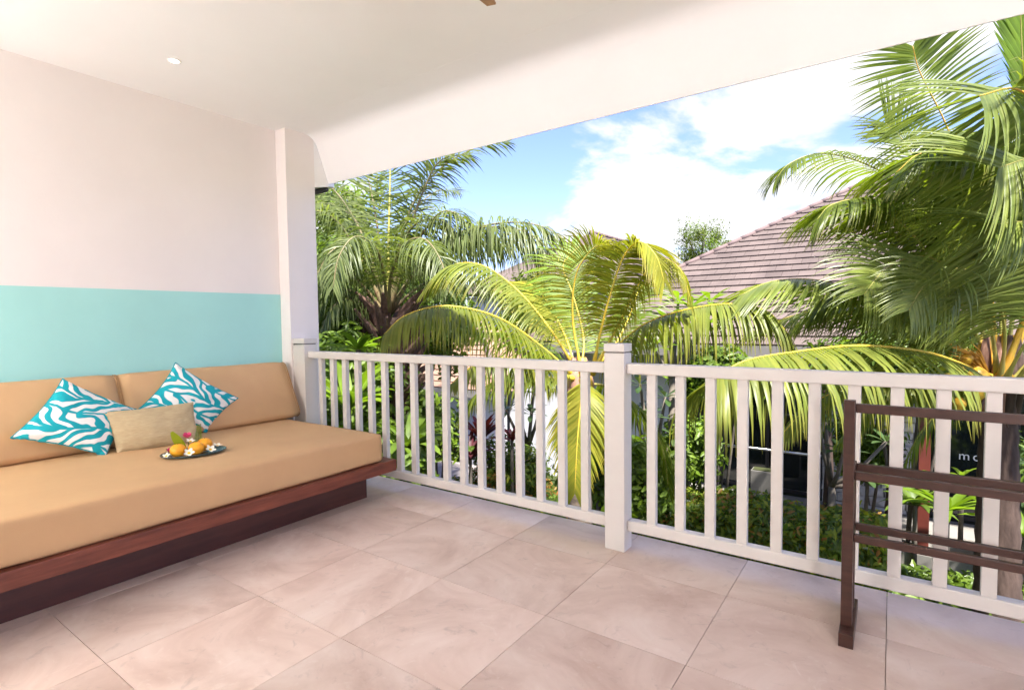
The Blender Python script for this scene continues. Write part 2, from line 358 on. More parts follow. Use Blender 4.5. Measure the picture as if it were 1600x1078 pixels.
# floor: slab with tiles laid on it
slab = MB(); slab.box(-4.6, 3.6, -3.6, 2.90, -0.28, -0.012)
fl = slab.build('balcony_floor', MT['grout']); tag(fl, kind='structure')
TS = 0.588
for i in range(-8, 6):
    for j in range(-8, 3):
        x0 = i * TS; x1 = x0 + TS; y0 = 1.312 + j * TS; y1 = y0 + TS
        if j == 2: y1 = 2.925
        x0 = max(x0, WX + 0.001)
        if x1 - x0 < 0.05: continue
        g = 0.0012
        mb = MB(); hx = (x1 - x0) / 2 - g; hy = (y1 - y0) / 2 - g
        mb.box(-hx, hx, -hy, hy, -0.011, 0.0)
        o = mb.build('floor_tile', MT['floor'], fl, loc=((x0 + x1) / 2, (y0 + y1) / 2, random.uniform(-0.0005, 0.0003)))
# left wall with teal band
wall = empty('side_wall', (WX, 0, 0), 'tall cream plaster wall with a teal painted band behind the daybed', 'wall')
part('wall_panel', MT['wall'], wall, [(WX - 0.15, WX, -3.6, 2.63, 0.0, 1.478), (WX - 0.15, WX, -3.6, 2.63, 1.478, CZ)])
part('teal_band', MT['teal'], wall, [(WX + 0.001, WX + 0.004, -3.6, 2.63, 0.0, 1.478)])
part('pilaster', MT['pil'], wall, [(WX - 0.15, -4.085, 2.632, 2.90, -0.28, CZ)])
# roof over the balcony
rf = empty('balcony_roof', (0, 0, CZ), 'white sloping edge roof and flat ceiling over the balcony', 'ceiling')
part('ceiling_panel', MT['ceil'], rf, [(-4.6, 3.6, -3.6, 2.598, CZ, CZ + 0.25), (-4.6, -4.086, 2.599, 2.90, CZ, CZ + 0.25)])
EY, EZ = 3.03, 2.455
mb = MB()
for x in (-5.6, 3.6):
    pass
def qb(t):   # short soft crease, then a straight slope down to the eave
    if t > 0.75: q = (t - 0.75) / 0.25; return (2.945 + (EY + 0.01 - 2.945) * q, 2.715 + (EZ - 2.715) * q)
    if t < 0.25: return (2.60 + t * 0.8, CZ)
    q = (t - 0.25) / 0.5; a_, b_, c_ = (2.80, CZ), (2.915, CZ), (2.945, 2.715)
    return tuple((1 - q) ** 2 * a_[i] + 2 * q * (1 - q) * b_[i] + q * q * c_[i] for i in (0, 1))
prof = [qb(i / 14) for i in range(15)] + [(EY + 0.022, EZ + 0.002), (EY + 0.03, CZ + 0.25), (2.60, CZ + 0.25)]
vs = [(-4.085, y, z) for y, z in prof] + [(3.6, y, z) for y, z in prof]; k = len(prof)
mb.add(vs, [tuple(range(k - 1, -1, -1)), tuple(range(k, 2 * k))] + [(i, (i + 1) % k, (i + 1) % k + k, i + k) for i in range(14, k)])
cp = prof[:15]   # the curved underside, with vertices of its own so that it shades smoothly into the flat ceiling
mb.add([(-4.085, y, z) for y, z in cp] + [(3.6, y, z) for y, z in cp], [(i, i + 1, i + 16, i + 15) for i in range(14)])
cove = place(mb, 'eave_cove', MT['ceil'], rf)
for p_ in cove.data.polygons:
    if p_.normal.z < -0.05 and abs(p_.normal.x) < 0.5: p_.use_smooth = True
mb = MB()   # end cheek of the eave beside the pilaster
prof = [(2.902, 2.40), (EY + 0.06, EZ - 0.012), (EY + 0.02, EZ + 0.03), (2.903, CZ - 0.03)]
vs = [(-4.12, y, z) for y, z in prof] + [(-4.088, y, z) for y, z in prof]; k = 4
mb.add(vs, [(3, 2, 1, 0), (4, 5, 6, 7)] + [(i, (i + 1) % k, (i + 1) % k + k, i + k) for i in range(k)])
place(mb, 'end_cheek', MT['ceil'], rf)
part('roof_return', MT['ceil'], rf, [(-5.6, -4.122, 2.902, EY + 0.1, EZ - 0.01, CZ + 0.25)])
mb = MB(); mb.tube([(-5.6, EY + 0.03, EZ - 0.035), (-4.14, EY + 0.03, EZ - 0.035)], 0.022, 12)
place(mb, 'gutter', MT['gutter'], rf, smooth=True)
# lower storey of this building below the slab
lw = MB(); lw.box(-4.6, 3.6, -3.6, 2.2, -2.3, -0.29)
tag(lw.build('lower_storey_wall', MT['white']), 'white lower storey wall under the balcony', 'wall')
# recessed lamp
FILL_W = 22
MT['glass0'] = mat('door_glass', (0.25, 0.27, 0.27), 0.08, 0.6, 0.1, 1.5)
EMG = bpy.data.materials.new('opal_shade'); EMG.use_nodes = True
_e = EMG.node_tree.nodes['Principled BSDF']; _e.inputs['Emission Color'].default_value = (1, 0.86, 0.7, 1); _e.inputs['Emission Strength'].default_value = 3
dl = hit(272, 95, 2, CZ)
lamp = empty('ceiling_downlight', (dl.x, dl.y, CZ), 'small round lit downlight recessed in the white ceiling', 'light')
mb = MB(); mb.smooth = True
seg = 24; ri, ro = 0.027, 0.038
vs = []; fs = []
for k in range(seg):
    a = 2 * math.pi * k / seg; c, s_ = math.cos(a), math.sin(a)
    vs += [(ro * c, ro * s_, -0.001), (ro * c * 0.97, ro * s_ * 0.97, -0.006), (ri * c, ri * s_, -0.005), (ri * c, ri * s_, 0.0)]
for k in range(seg):
    for q in range(3): fs.append((k * 4 + q, k * 4 + q + 1, ((k + 1) % seg) * 4 + q + 1, ((k + 1) % seg) * 4 + q))
mb.add(vs, fs); mb.build('trim_ring', MT['ceil'], lamp)
em = bpy.data.materials.new('lamp_glow'); em.use_nodes = True
eb = em.node_tree.nodes['Principled BSDF']; eb.inputs['Emission Color'].default_value = (1, 0.86, 0.66, 1); eb.inputs['Emission Strength'].default_value = 2.5
mb = MB(); mb.add([(ri * math.cos(2 * math.pi * k / seg), ri * math.sin(2 * math.pi * k / seg), -0.002) for k in range(seg)], [tuple(range(seg - 1, -1, -1))])
mb.build('bulb', em, lamp)
# room wall behind the viewer, with two unseen lanterns added to brighten the balcony
bw = empty('room_wall', (0, -1.7, 0), 'cream room wall with glass doors at the back of the balcony', 'wall')
part('wall_panel', MT['wall'], bw, [(WX, -3.2, -1.9, -1.7, 0, CZ), (1.2, 3.6, -1.9, -1.7, 0, CZ), (-3.2, 1.2, -1.9, -1.7, 2.25, CZ)])
part('door_frame', MT['rail'], bw, [(-3.199, -3.1, -1.85, -1.72, 0.001, 2.249), (1.1, 1.199, -1.85, -1.72, 0.001, 2.249), (-1.05, -0.95, -1.85, -1.72, 0.001, 2.249)])
part('door_pane', MT['glass0'], bw, [(-3.099, -1.051, -1.79, -1.78, 0.001, 2.249)]); part('door_pane', MT['glass0'], bw, [(-0.949, 1.099, -1.79, -1.78, 0.001, 2.249)])
for lx, lb_ in ((-3.55, 'added fill lantern by the side wall behind the viewer'), (1.55, 'added fill lantern right of the glass doors')):
    ln_ = empty('fill_lantern', (lx, -1.7, 1.45), lb_, 'lamp', 'added fill lanterns on the room wall')
    part('bracket', MT['gutter'], ln_, [(lx - .05, lx + .05, -1.699, -1.62, 1.37, 1.65)], bevel=0.004)
    mb = MB(); mb.tube([(lx, -1.52, 1.33), (lx, -1.52, 1.35), (lx, -1.52, 1.55), (lx, -1.52, 1.57)], [0.05, 0.09, 0.09, 0.05], 16)
    place(mb, 'shade', EMG, ln_, smooth=True)
    ld = bpy.data.lights.new('fill_light', 'POINT'); ld.energy = FILL_W; ld.color = (1.0, 0.945, 0.945); ld.shadow_soft_size = 0.15  # added fill light for the balcony interior
    lo = bpy.data.objects.new('fill_light', ld); COL.objects.link(lo); lo.parent = ln_; lo.location = (0, 0.36, 0)
# ceiling fan: only a blade tip reaches the picture
tip = hit(768, 9, 2, 2.50)
fc = Vector((tip.x + 0.10, tip.y - 0.62, 0))
fan = empty('ceiling_fan', (fc.x, fc.y, CZ), 'pale wooden ceiling fan blade tip at the top edge', 'fan')
mb = MB(); mb.tube([(0, 0, 0), (0, 0, -0.22)], 0.018, 10); mb.tube([(0, 0, -0.22), (0, 0, -0.25), (0, 0, -0.36), (0, 0, -0.39)], [0.05, 0.09, 0.09, 0.04], 20)
mb.build('motor', MT['metal'], fan, smooth=True)
MT['blade'] = mat('pale_fan_wood', (0.42, 0.25, 0.14), 0.5, 0.3, 0.3, 8, stretch=(8, 1, 8))
a0 = math.atan2(tip.y - fc.y, tip.x - fc.x)
for k in range(3):
    a = a0 + k * 2 * math.pi / 3; d = Vector((math.cos(a), math.sin(a), 0)); s_ = Vector((-d.y, d.x, 0.08))
    ln = 0.628
    mb = MB(); vs = []
    for r_, wd in ((0.08, 0.025), (0.2, 0.05), (0.45, 0.045), (ln, 0.020)):
        for sg in (-1, 1):
            for zt in (0, 0.008): vs.append(d * r_ + s_ * wd * sg + Vector((0, 0, -0.33 + zt)))
    fs = [(0, 1, 3, 2), (12, 14, 15, 13)]
    for q in range(3):
        b = q * 4; fs += [(b, b + 4, b + 5, b + 1), (b + 2, b + 3, b + 7, b + 6), (b + 1, b + 5, b + 7, b + 3), (b, b + 2, b + 6, b + 4)]
    mb.add(vs, fs); mb.build('blade', MT['blade'], fan)

# ------------------------------------------------------------------ railing
rl = empty('balcony_railing', (-1.2, 2.71, 0), 'white painted wooden railing with square balusters and two capped newel posts', 'railing')
def newel(x0, x1, y0, y1, base=0.0):
    n_ = part('newel_post', MT['rail'], rl, [(x0, x1, y0, y1, base + 0.001, 1.062)], bevel=0.004)
    part('post_groove', MT['fascia'], n_, [(x0 + 0.006, x1 - 0.006, y0 + 0.006, y1 - 0.006, 1.0625, 1.069)])
    part('post_cap', MT['rail'], n_, [(x0 - 0.002, x1 + 0.002, y0 - 0.002, y1 + 0.002, 1.0695, 1.112)], bevel=0.005)
newel(-1.262, -1.148, 2.655, 2.755)
newel(-4.083, -3.925, 2.645, 2.765)
def rails(x0, x1):
    part('top_rail', MT['rail'], rl, [(x0, x1, 2.678, 2.748, 0.952, 1.008)], bevel=0.008, seg=3)
    part('bottom_rail', MT['rail'], rl, [(x0, x1, 2.688, 2.742, 0.108, 0.166)], bevel=0.008, seg=3)
rails(-3.924, -1.263); rails(-1.147, 2.3)
bm0 = None
def baluster(x):
    global bm0
    if bm0 is None:
        mb = MB(); mb.box(-0.0235, 0.0235, -0.017, 0.017, 0.160, 0.958)
        bm0 = mb.build('baluster', MT['rail'], rl, bevel=0.003, loc=(x + 1.2, 0.005, 0)); return
    o = bm0.copy(); COL.objects.link(o); o.parent = rl; o.location = (x + 1.2, 0.005, 0)
for n_ in range(17): baluster(-1.405 - 0.1495 * n_)
for n_ in range(23): baluster(-1.018 + 0.1485 * n_)
pin = MB(); pin.tube([(-4.06, 2.642, 1.062), (-3.955, 2.642, 1.066)], 0.0028, 6); pin.tube([(-4.062, 2.642, 1.062), (-4.056, 2.642, 1.062)], 0.006, 8)
place(pin, 'latch_pin', MT['hook'], rl)

# ------------------------------------------------------------------ towel rack
rk = empty('towel_rack', (0.27, 2.5, 0), 'dark varnished wooden towel rack with paired rails before the railing', 'rack')
for sx in (-0.147, 0.62):
    part('foot', MT['rack'], rk, [(sx - 0.002, sx + 0.047, 2.335, 2.665, 0.0, 0.052)], bevel=0.003)
    part('post', MT['rack'], rk, [(sx, sx + 0.038, 2.405, 2.441, 0.052, 0.925)], bevel=0.003)
    part('post', MT['rack'], rk, [(sx, sx + 0.038, 2.545, 2.580, 0.052, 0.66)], bevel=0.003)
    part('crosspiece', MT['rack'], rk, [(sx, sx + 0.038, 2.4415, 2.5445, 0.61, 0.66)], bevel=0.003)
    part('crosspiece', MT['rack'], rk, [(sx, sx + 0.038, 2.4415, 2.5445, 0.37, 0.41)], bevel=0.003)
for (yy, z0, z1) in ((2.418, 0.875, 0.912), (2.413, 0.618, 0.653), (2.553, 0.618, 0.653), (2.413, 0.378, 0.410), (2.553, 0.378, 0.410)):
    part('rail', MT['rack'], rk, [(-0.1085, 0.6195, yy, yy + 0.022, z0 + 0.003, z1)], bevel=0.003)

# ------------------------------------------------------------------ daybed
def softbox(name, m, parent, c, size, rot=(0, 0, 0), r=0.03, puff=0.01, n=(10, 8, 4), crown=0.0, seed=0):
    """upholstered block: rounded corners, slightly swollen faces, tiny dents"""
    sx, sy, sz = size[0] / 2, size[1] / 2, size[2] / 2
    bm = bmesh.new(); bmesh.ops.create_cube(bm, size=2)
    bmesh.ops.subdivide_edges(bm, edges=bm.edges[:], cuts=14, use_grid_fill=True)
    E3 = Matrix.Rotation(rot[2], 3, 'Z') @ Matrix.Rotation(rot[1], 3, 'Y') @ Matrix.Rotation(rot[0], 3, 'X')
    def wp(t): return math.copysign(1 - (1 - abs(t)) ** 1.8, t)
    for v in bm.verts:
        q = Vector((wp(v.co.x) * sx, wp(v.co.y) * sy, wp(v.co.z) * sz))
        i = Vector((max(-sx + r, min(sx - r, q.x)), max(-sy + r, min(sy - r, q.y)), max(-sz + r, min(sz - r, q.z))))
        d = q - i
        nrm = d.normalized() if d.length > 1e-9 else Vector((0, 0, 0))
        p = i + nrm * min(r, d.length) if d.length > r else q
        u, vv, w_ = q.x / sx, q.y / sy, q.z / sz
        p.z += math.copysign(1, w_) * puff * (1 - u * u) * (1 - vv * vv) * abs(w_) if abs(w_) > 0.5 else 0
        p.x += u * puff * 0.5 * (1 - vv * vv) * (1 - w_ * w_)
        k_ = noise.noise(Vector((p.x * 4 + seed, p.y * 4, p.z * 4))) * 0.007
        p += nrm * k_ if nrm.length else Vector((0, 0, 0))
        v.co = E3 @ p
    me = bpy.data.meshes.new(name); bm.to_mesh(me); bm.free(); me.materials.append(m)
    me.polygons.foreach_set('use_smooth', [True] * len(me.polygons))
    o = bpy.data.objects.new(name, me); COL.objects.link(o); o.location = c
    if parent: o.parent = parent
    return o
db = empty('daybed_base', (-3.6, 1.2, 0), 'long red brown wooden daybed platform on a dark recessed plinth', 'daybed')
part('platform', MT['wood'], db, [(WX + 0.01, -2.825, -0.25, 2.605, 0.205, 0.282)], bevel=0.004)
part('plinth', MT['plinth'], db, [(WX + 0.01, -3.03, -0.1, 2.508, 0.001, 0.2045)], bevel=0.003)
ms = softbox('mattress', MT['tan'], None, (-3.535, 1.15, 0.3795), (1.36, 2.72, 0.193), r=0.022, puff=0.008)
tag(ms, 'long tan upholstered seat mattress on the wooden daybed', 'mattress')
# back cushions: wedge slabs leaning on the wall
def backcush(y0, y1, label):
    t_ = empty('back_cushion', (WX + 0.1, (y0 + y1) / 2, 0.478), label, 'cushion', 'tan back cushions along the teal wall')
    hy = (y1 - y0) / 2
    prof = [(-0.105, 0.006), (0.17, 0.0), (0.20, 0.018), (0.205, 0.05), (0.02, 0.425), (-0.005, 0.442), (-0.03, 0.445), (-0.085, 0.43)]
    vs = []; n_ = 16
    for i in range(n_ + 1):
        y = -hy + 2 * hy * i / n_; e = 1 - abs(2 * i / n_ - 1); b = min(1, e * 6)
        for j, (x, z) in enumerate(prof):
            cx_, cz_ = 0.03, 0.2; q = 0.965 + 0.035 * b ** 0.5
            pf = 0.012 * (1 - (2 * i / n_ - 1) ** 2) if j in (3, 4) else 0
            dz = noise.noise(Vector((y * 2.3, j, y0))) * 0.004
            vs.append((cx_ + (x - cx_) * q + pf, y, max(0.0, cz_ + (z - cz_) * q + dz)))
    k = len(prof); fs = [tuple(range(k)), tuple(n_ * k + j for j in range(k - 1, -1, -1))]
    for i in range(n_):
        for j in range(k): fs.append((i * k + j, (i + 1) * k + j, (i + 1) * k + (j + 1) % k, i * k + (j + 1) % k))
    mb = MB(); mb.add(vs, fs)
    o = mb.build('cover', MT['tan'], t_, smooth=True)
    bm = bmesh.new(); bm.from_mesh(o.data); bmesh.ops.recalc_face_normals(bm, faces=bm.faces[:])
    ed = [e for e in bm.edges if e.calc_face_angle(0) > 1.0]
    bmesh.ops.bevel(bm, geom=ed, offset=0.008, segments=2, affect='EDGES'); bm.to_mesh(o.data); bm.free()
    for p in o.data.polygons: p.use_smooth = True
    for s_ in (-1, 1):
        pp = [Vector((0.03 + (x - 0.03) * 0.967, s_ * (hy + 0.0005), 0.2 + (z - 0.2) * 0.967)) for x, z in prof]
        mb = MB(); mb.tube(pp + [pp[0]], 0.0035, 6); mb.build('piping', MT['tanseam'], t_, smooth=True)
backcush(1.400, 2.585, 'right tan back cushion nearer the railing')
backcush(0.190, 1.388, 'left tan back cushion behind the left patterned pillow')

def pillow(name, label, cat, corners, thick, m, pipe=None, group=None, n=26, pinch=0.10, seed=0, uvs=1.0, uvo=(0, 0), nrmflip=False):
    """corners A,B,C,D round the rim; swollen between, seams drawn in at the edge middles"""
    A, B, C, D = [Vector(c) for c in corners]; cen = (A + B + C + D) / 4
    nr = (C - A).cross(D - B).normalized()
    if nr.dot(CAM - cen) < 0: nr = -nr
    t_ = empty(name, cen, label, cat, group)
    vs = []; uvl = []
    def P(u, v, side):
        a, b = (u + 1) / 2, (v + 1) / 2
        # rims drawn in between the ears
        pu = u * (1 - pinch * (1 - v * v)); pv = v * (1 - pinch * (1 - u * u))
        a, b = (pu + 1) / 2, (pv + 1) / 2
        p = (A * (1 - a) + B * a) * (1 - b) + (D * (1 - a) + C * a) * b
        h = ((1 - u * u) * (1 - v * v)) ** 0.42 * (1 - 0.12 * (u * u + v * v))
        ang = noise.noise(Vector((u * 2.2 + seed, v * 2.2, side))) * 0.16 + noise.noise(Vector((u * 6 + seed, v * 6, side * 3))) * 0.07
        h = h * (1 + ang * 1.6)
        edge = max(abs(u), abs(v))
        wr = noise.noise(Vector((u * 9, v * 9, seed))) * 0.017 * edge ** 2
        return p + nr * (side * thick * h + wr) - cen
    for side in (1, -1):
        for j in range(n + 1):
            for i in range(n + 1):
                u, v = 2 * i / n - 1, 2 * j / n - 1
                u, v = math.sin(u * math.pi / 2), math.sin(v * math.pi / 2)
                vs.append(P(u, v, side)); uvl.append((u * 0.5 * uvs + uvo[0], v * 0.5 * uvs + uvo[1]))
    fs = []; st = (n + 1) ** 2
    for j in range(n):
        for i in range(n):
            q = j * (n + 1) + i
            fs.append((q, q + 1, q + n + 2, q + n + 1)); fs.append((st + q, st + q + n + 1, st + q + n + 2, st + q + 1))
    mb = MB(); mb.add(vs, fs); me = mb.mesh('cover', m, True)
    uvm = me.uv_layers.new(name='UVMap')
    for l in me.loops: uvm.data[l.index].uv = uvl[l.vertex_index]
    bm = bmesh.new(); bm.from_mesh(me); bmesh.ops.remove_doubles(bm, verts=bm.verts[:], dist=0.0006); bmesh.ops.recalc_face_normals(bm, faces=bm.faces[:]); bm.to_mesh(me); bm.free()
    o = bpy.data.objects.new('cover', me); COL.objects.link(o); o.parent = t_
    rim = []
    for k in range(n): rim.append(P(math.sin((2 * k / n - 1) * math.pi / 2), -1, 0))
    for k in range(n): rim.append(P(1, math.sin((2 * k / n - 1) * math.pi / 2), 0))
    for k in range(n): rim.append(P(-math.sin((2 * k / n - 1) * math.pi / 2), 1, 0))
    for k in range(n + 1): rim.append(P(-1, -math.sin((2 * k / n - 1) * math.pi / 2), 0))
    mb = MB(); mb.tube(rim, 0.0045, 6); mb.build('piping', pipe or m, t_, smooth=True)
    return t_
SZ = 0.482
pillow('patterned_pillow', 'left teal and white leaf print pillow tilted on its corner', 'pillow',
       [hit(165, 712, 2, 0.478), hit(214, 640, 0, -3.96), hit(98, 592, 0, -4.03), hit(17, 684, 0, -3.89)], 0.085, MT['print'], pipe=MT['pipeteal'], group='teal leaf print pillows', seed=1, uvs=1.0, uvo=(0.1, 0.0))
pillow('patterned_pillow', 'right teal and white leaf print pillow behind the beige bolster', 'pillow',
       [hit(322, 676, 2, 0.482), hit(372, 622, 0, -3.93), hit(274, 567, 0, -4.07), hit(216, 640, 0, -3.99)], 0.08, MT['print'], pipe=MT['pipeteal'], group='teal leaf print pillows', seed=5, uvs=1.0, uvo=(0.9, 0.43))
pillow('bolster_pillow', 'small rectangular beige linen pillow between the two patterned ones', 'pillow',
       [hit(184, 707, 2, 0.484), hit(313, 690, 2, 0.484), hit(301, 629, 0, -3.77), hit(161, 645, 0, -3.86)], 0.06, MT['beige'], pipe=MT['beige'], seed=9, pinch=0.05)

# ------------------------------------------------------------------ fruit plate
pc = Vector((-3.33, 1.50, 0.4775))
ax_ = Vector((0.28, 0.96, 0)).normalized(); bx_ = Vector((-ax_.y, ax_.x, 0))
pl = empty('fruit_plate', pc, 'dark green oval glazed plate on the mattress', 'plate')
mb = MB(); mb.smooth = True; seg = 36
prof = [(0.0, 0.004), (0.55, 0.004), (0.78, 0.007), (0.98, 0.021), (1.0, 0.0235), (0.99, 0.0175), (0.78, 0.001), (0.5, 0.0)]
vs = []
for k in range(seg):
    a = 2 * math.pi * k / seg
    for r_, z in prof:
        p = ax_ * (0.170 * r_ * math.cos(a)) + bx_ * (0.115 * r_ * math.sin(a)); vs.append((p.x, p.y, z))
fs = []; k_ = len(prof)
for k in range(seg):
    for q in range(k_ - 1): fs.append((k * k_ + q, ((k + 1) % seg) * k_ + q, ((k + 1) % seg) * k_ + q + 1, k * k_ + q + 1))
mb.add(vs, fs); mb.build('dish', MT['plate'], pl)
def on_plate(a, b, z=0.006): return pc + ax_ * a + bx_ * b + Vector((0, 0, z))
def orange(a, b, label, r=0.042, z=0.0):
    t_ = empty('orange', on_plate(a, b, 0.0045 + z), label, 'orange', 'oranges on the oval plate')
    bm = bmesh.new(); bmesh.ops.create_uvsphere(bm, u_segments=24, v_segments=14, radius=r)
    for v in bm.verts:
        v.co.z *= 0.92
        if v.co.z > r * 0.8: v.co.z -= 0.002 * (1 - math.hypot(v.co.x, v.co.y) / r)
        v.co.z += r * 0.92
    me = bpy.data.meshes.new('peel'); bm.to_mesh(me); bm.free(); me.materials.append(MT['orange']); me.polygons.foreach_set('use_smooth', [True] * len(me.polygons))
    o = bpy.data.objects.new('peel', me); COL.objects.link(o); o.parent = t_
    mb = MB(); mb.tube([(0.001, 0, r * 1.80), (0.001, 0, r * 1.86)], 0.003, 6); mb.build('stem_button', LM['shr'], t_)
orange(-0.082, -0.012, 'leftmost whole orange on the oval plate')
orange(0.008, -0.024, 'middle whole orange on the oval plate')
orange(0.062, 0.042, 'rearmost whole orange, right of the fern sprig', z=0.004)
def petalmesh(mb, c, d, up, L, W, cup=0.3, n=6):
    """a rounded petal or leaf blade from c along d"""
    d = d.normalized(); s_ = d.cross(up).normalized(); u_ = s_.cross(d).normalized()
    vs = []; al = []
    for i in range(n + 1):
        t = i / n; w_ = W * (math.sin(math.pi * min(1, t * 0.86 + 0.08)) ** 0.75)
        ce = c + d * L * t + u_ * (L * cup * t * t)
        vs += [ce - s_ * w_ + u_ * w_ * 0.25, ce, ce + s_ * w_ + u_ * w_ * 0.25]; al += [t, t, t]
    fs = []
    for i in range(n):
        b = i * 3; fs += [(b, b + 3, b + 4, b + 1), (b + 1, b + 4, b + 5, b + 2)]
    mb.add(vs, fs, al)
def frangipani_flower(pos, up, label, r=0.028, group='frangipani flowers on the plate'):
    t_ = empty('frangipani_flower', pos, label, 'flower', group)
    up = Vector(up).normalized(); A = up.orthogonal().normalized(); B = up.cross(A)
    for k in range(5):
        a = 2 * math.pi * k / 5 + 0.3; d = A * math.cos(a) + B * math.sin(a)
        mb = MB(); mb.smooth = True; petalmesh(mb, d * 0.003, d + up * 0.35, up, r, r * 0.36, 0.1)
        mb.build('petal', MT['petal'], t_)
    mb = MB(); mb.smooth = True; mb.tube([up * 0.001, up * 0.004, up * 0.006], [r * 0.34, r * 0.28, 0.001], 10); mb.build('flower_heart', MT['pollen'], t_)
cv = (CAM - pc).normalized()
frangipani_flower(on_plate(-0.035, -0.070, 0.030), cv * 0.7 + Vector((0, 0, 0.6)), 'white and yellow flower before the left and middle oranges')
frangipani_flower(on_plate(0.075, -0.055, 0.030), cv * 0.6 + Vector((0.1, 0.3, 0.7)), 'white and yellow flower at the right front of the middle orange')
frangipani_flower(on_plate(-0.140, -0.030, 0.022), cv * 0.4 + Vector((0, -0.3, 0.8)), 'half hidden white flower at the left end of the plate', 0.02)
frangipani_flower(on_plate(0.128, 0.035, 0.028), cv * 0.2 + Vector((0, 0.2, 1)), 'white flower behind the right end of the oranges', 0.026)
frangipani_flower(on_plate(-0.012, 0.036, 0.075), cv * 0.4 + Vector((0, 0.1, 1)), 'white flower peeping above the middle orange', 0.024)
lf = empty('broad_leaf', on_plate(-0.035, 0.05, 0.012), 'lime green broad leaf standing up from the plate', 'leaf')
mb = MB(); mb.smooth = True; d_ = (hit(268, 674, 0, -3.40) - Vector(lf.location)); petalmesh(mb, Vector((0, 0, 0)), d_, Vector((1, -0.6, 0.2)), d_.length, 0.024, 0.05, 10)
mb.build('blade', LM['lime'], lf)
pk = empty('pink_flower', on_plate(-0.02, 0.060, 0.095), 'bright pink blossom leaning over the middle orange', 'flower')
for k in range(9):
    a = 2.4 * k; d = Vector((0.35 * math.cos(a), 0.5 + 0.35 * math.sin(a), 0.35 - 0.02 * k))
    mb = MB(); mb.smooth = True; petalmesh(mb, Vector((0, -0.005, 0)), Vector((math.cos(a) * 0.9 + 0.4, math.sin(a) * 0.8, 0.5)), Vector((0, 0, 1)), 0.034, 0.016, 0.3); mb.build('petal', MT['pink'], pk)
mb = MB(); mb.tube([(0, 0, 0), (0.0, 0.004, -0.088)], 0.0022, 5); mb.build('stem', LM['shr'], pk)
rb = empty('red_bud', on_plate(-0.115, 0.030, 0.015), 'small dull red bud behind the leftmost orange', 'flower')
for k in range(6):
    a = k * 1.05
    mb = MB(); mb.smooth = True; petalmesh(mb, Vector((0, 0, 0.012)), Vector((math.cos(a) * 0.5, math.sin(a) * 0.5, 1)), Vector((math.cos(a), math.sin(a), 0.1)), 0.032, 0.010, 0.2); mb.build('petal', MT['pink'] if k % 2 else LM['red'], rb)
fs_ = empty('fern_sprig', on_plate(0.03, 0.07, 0.012), 'thin feathery green sprig standing on the plate', 'leaf')
mb = MB(); top = Vector((0.0, 0.012, 0.155)); mb.tube([(0, 0, 0), top * 0.5, top], [0.0018, 0.0014, 0.0006], 5); mb.build('stem', LM['shr'], fs_)
for k in range(20):
    t = 0.15 + 0.85 * k / 20
    for s_ in (-1, 1):
        mb = MB(); petalmesh(mb, top * t, Vector((0.25 * s_, 0.9 * s_, 0.55)), Vector((1, 0, 0.2)), 0.032 * (1.1 - t * 0.7), 0.0022, 0.0, 3); mb.build('leaflet', LM['brt'], fs_)

# ================================================================== GARDEN
GZ = -2.2
g = MB(); g.box(-150, 150, 2.21, 300, GZ - 0.5, GZ); g.box(-150, 150, -100, 2.20, GZ - 0.5, GZ - 0.004)
tag(g.build('ground', MT['soil']), kind='structure')

# ---- roofs
def roofplane(parent, O, U, V, ulo, uhi, vmax, m, tw=0.30, gauge=0.27, nparts=300, thick=0.022):
    """courses of tiles on the plane O + u U + v V; ulo(v), uhi(v) give the outline"""
    O, U, V = Vector(O), Vector(U).normalized(), Vector(V).normalized(); Nn = U.cross(V).normalized()
    if Nn.z < 0: Nn = -Nn
    tiles = []
    nc = int(vmax / gauge)
    for c in range(nc):
        v0 = c * gauge; v1 = v0 + gauge; lo, hi = ulo(v0 + gauge * .5), uhi(v0 + gauge * .5)
        if hi - lo < 0.05: continue
        k0 = math.floor(lo / tw - 0.5 * (c % 2)) ; u = (k0 + 0.5 * (c % 2)) * tw
        while u < hi:
            a, b = max(u, lo), min(u + tw, hi)
            if b - a > 0.02: tiles.append((a, b, v0, v1))
            u += tw
    off = wloc(parent)
    def corners(a, b, v0, v1, jit):
        g_ = 0.003; a += g_; b -= g_
        low = thick + 0.018 + jit; high = thick * 0.5
        P = lambda u, v, h: O + U * u + V * v + Nn * h
        return [P(a, v0, low - thick), P(b, v0, low - thick), P(b, v1 + .03, 0.0), P(a, v1 + .03, 0.0),
                P(a, v0, low), P(b, v0, low), P(b, v1 + .03, high), P(a, v1 + .03, high)]
    FB = [(0, 3, 2, 1), (4, 5, 6, 7), (0, 1, 5, 4), (1, 2, 6, 5), (2, 3, 7, 6), (3, 0, 4, 7)]
    tiles.sort(key=lambda t: ((O + U * (t[0] + t[1]) / 2 + V * t[2]) - CAM).length)
    rest = MB()
    for i, t in enumerate(tiles):
        cs = corners(*t, random.uniform(0, 0.004))
        if i < nparts:
            mb = MB(); p0 = cs[0]; mb.add([c - p0 for c in cs], FB)
            mb.build('roof_tile', m, parent, loc=p0 - off)
        else: rest.add(cs, FB)
    if rest.v: place(rest, 'roof_tiles', m, parent, kind='stuff')
    # underlay just below the tiles
    mb = MB(); q = [(ulo(0), 0), (uhi(0), 0), (uhi(vmax), vmax), (ulo(vmax), vmax)]
    mb.add([O + U * u + V * v - Nn * 0.012 for u, v in q], [(0, 1, 2, 3)]); place(mb, 'roof_deck', MT['under'], parent)

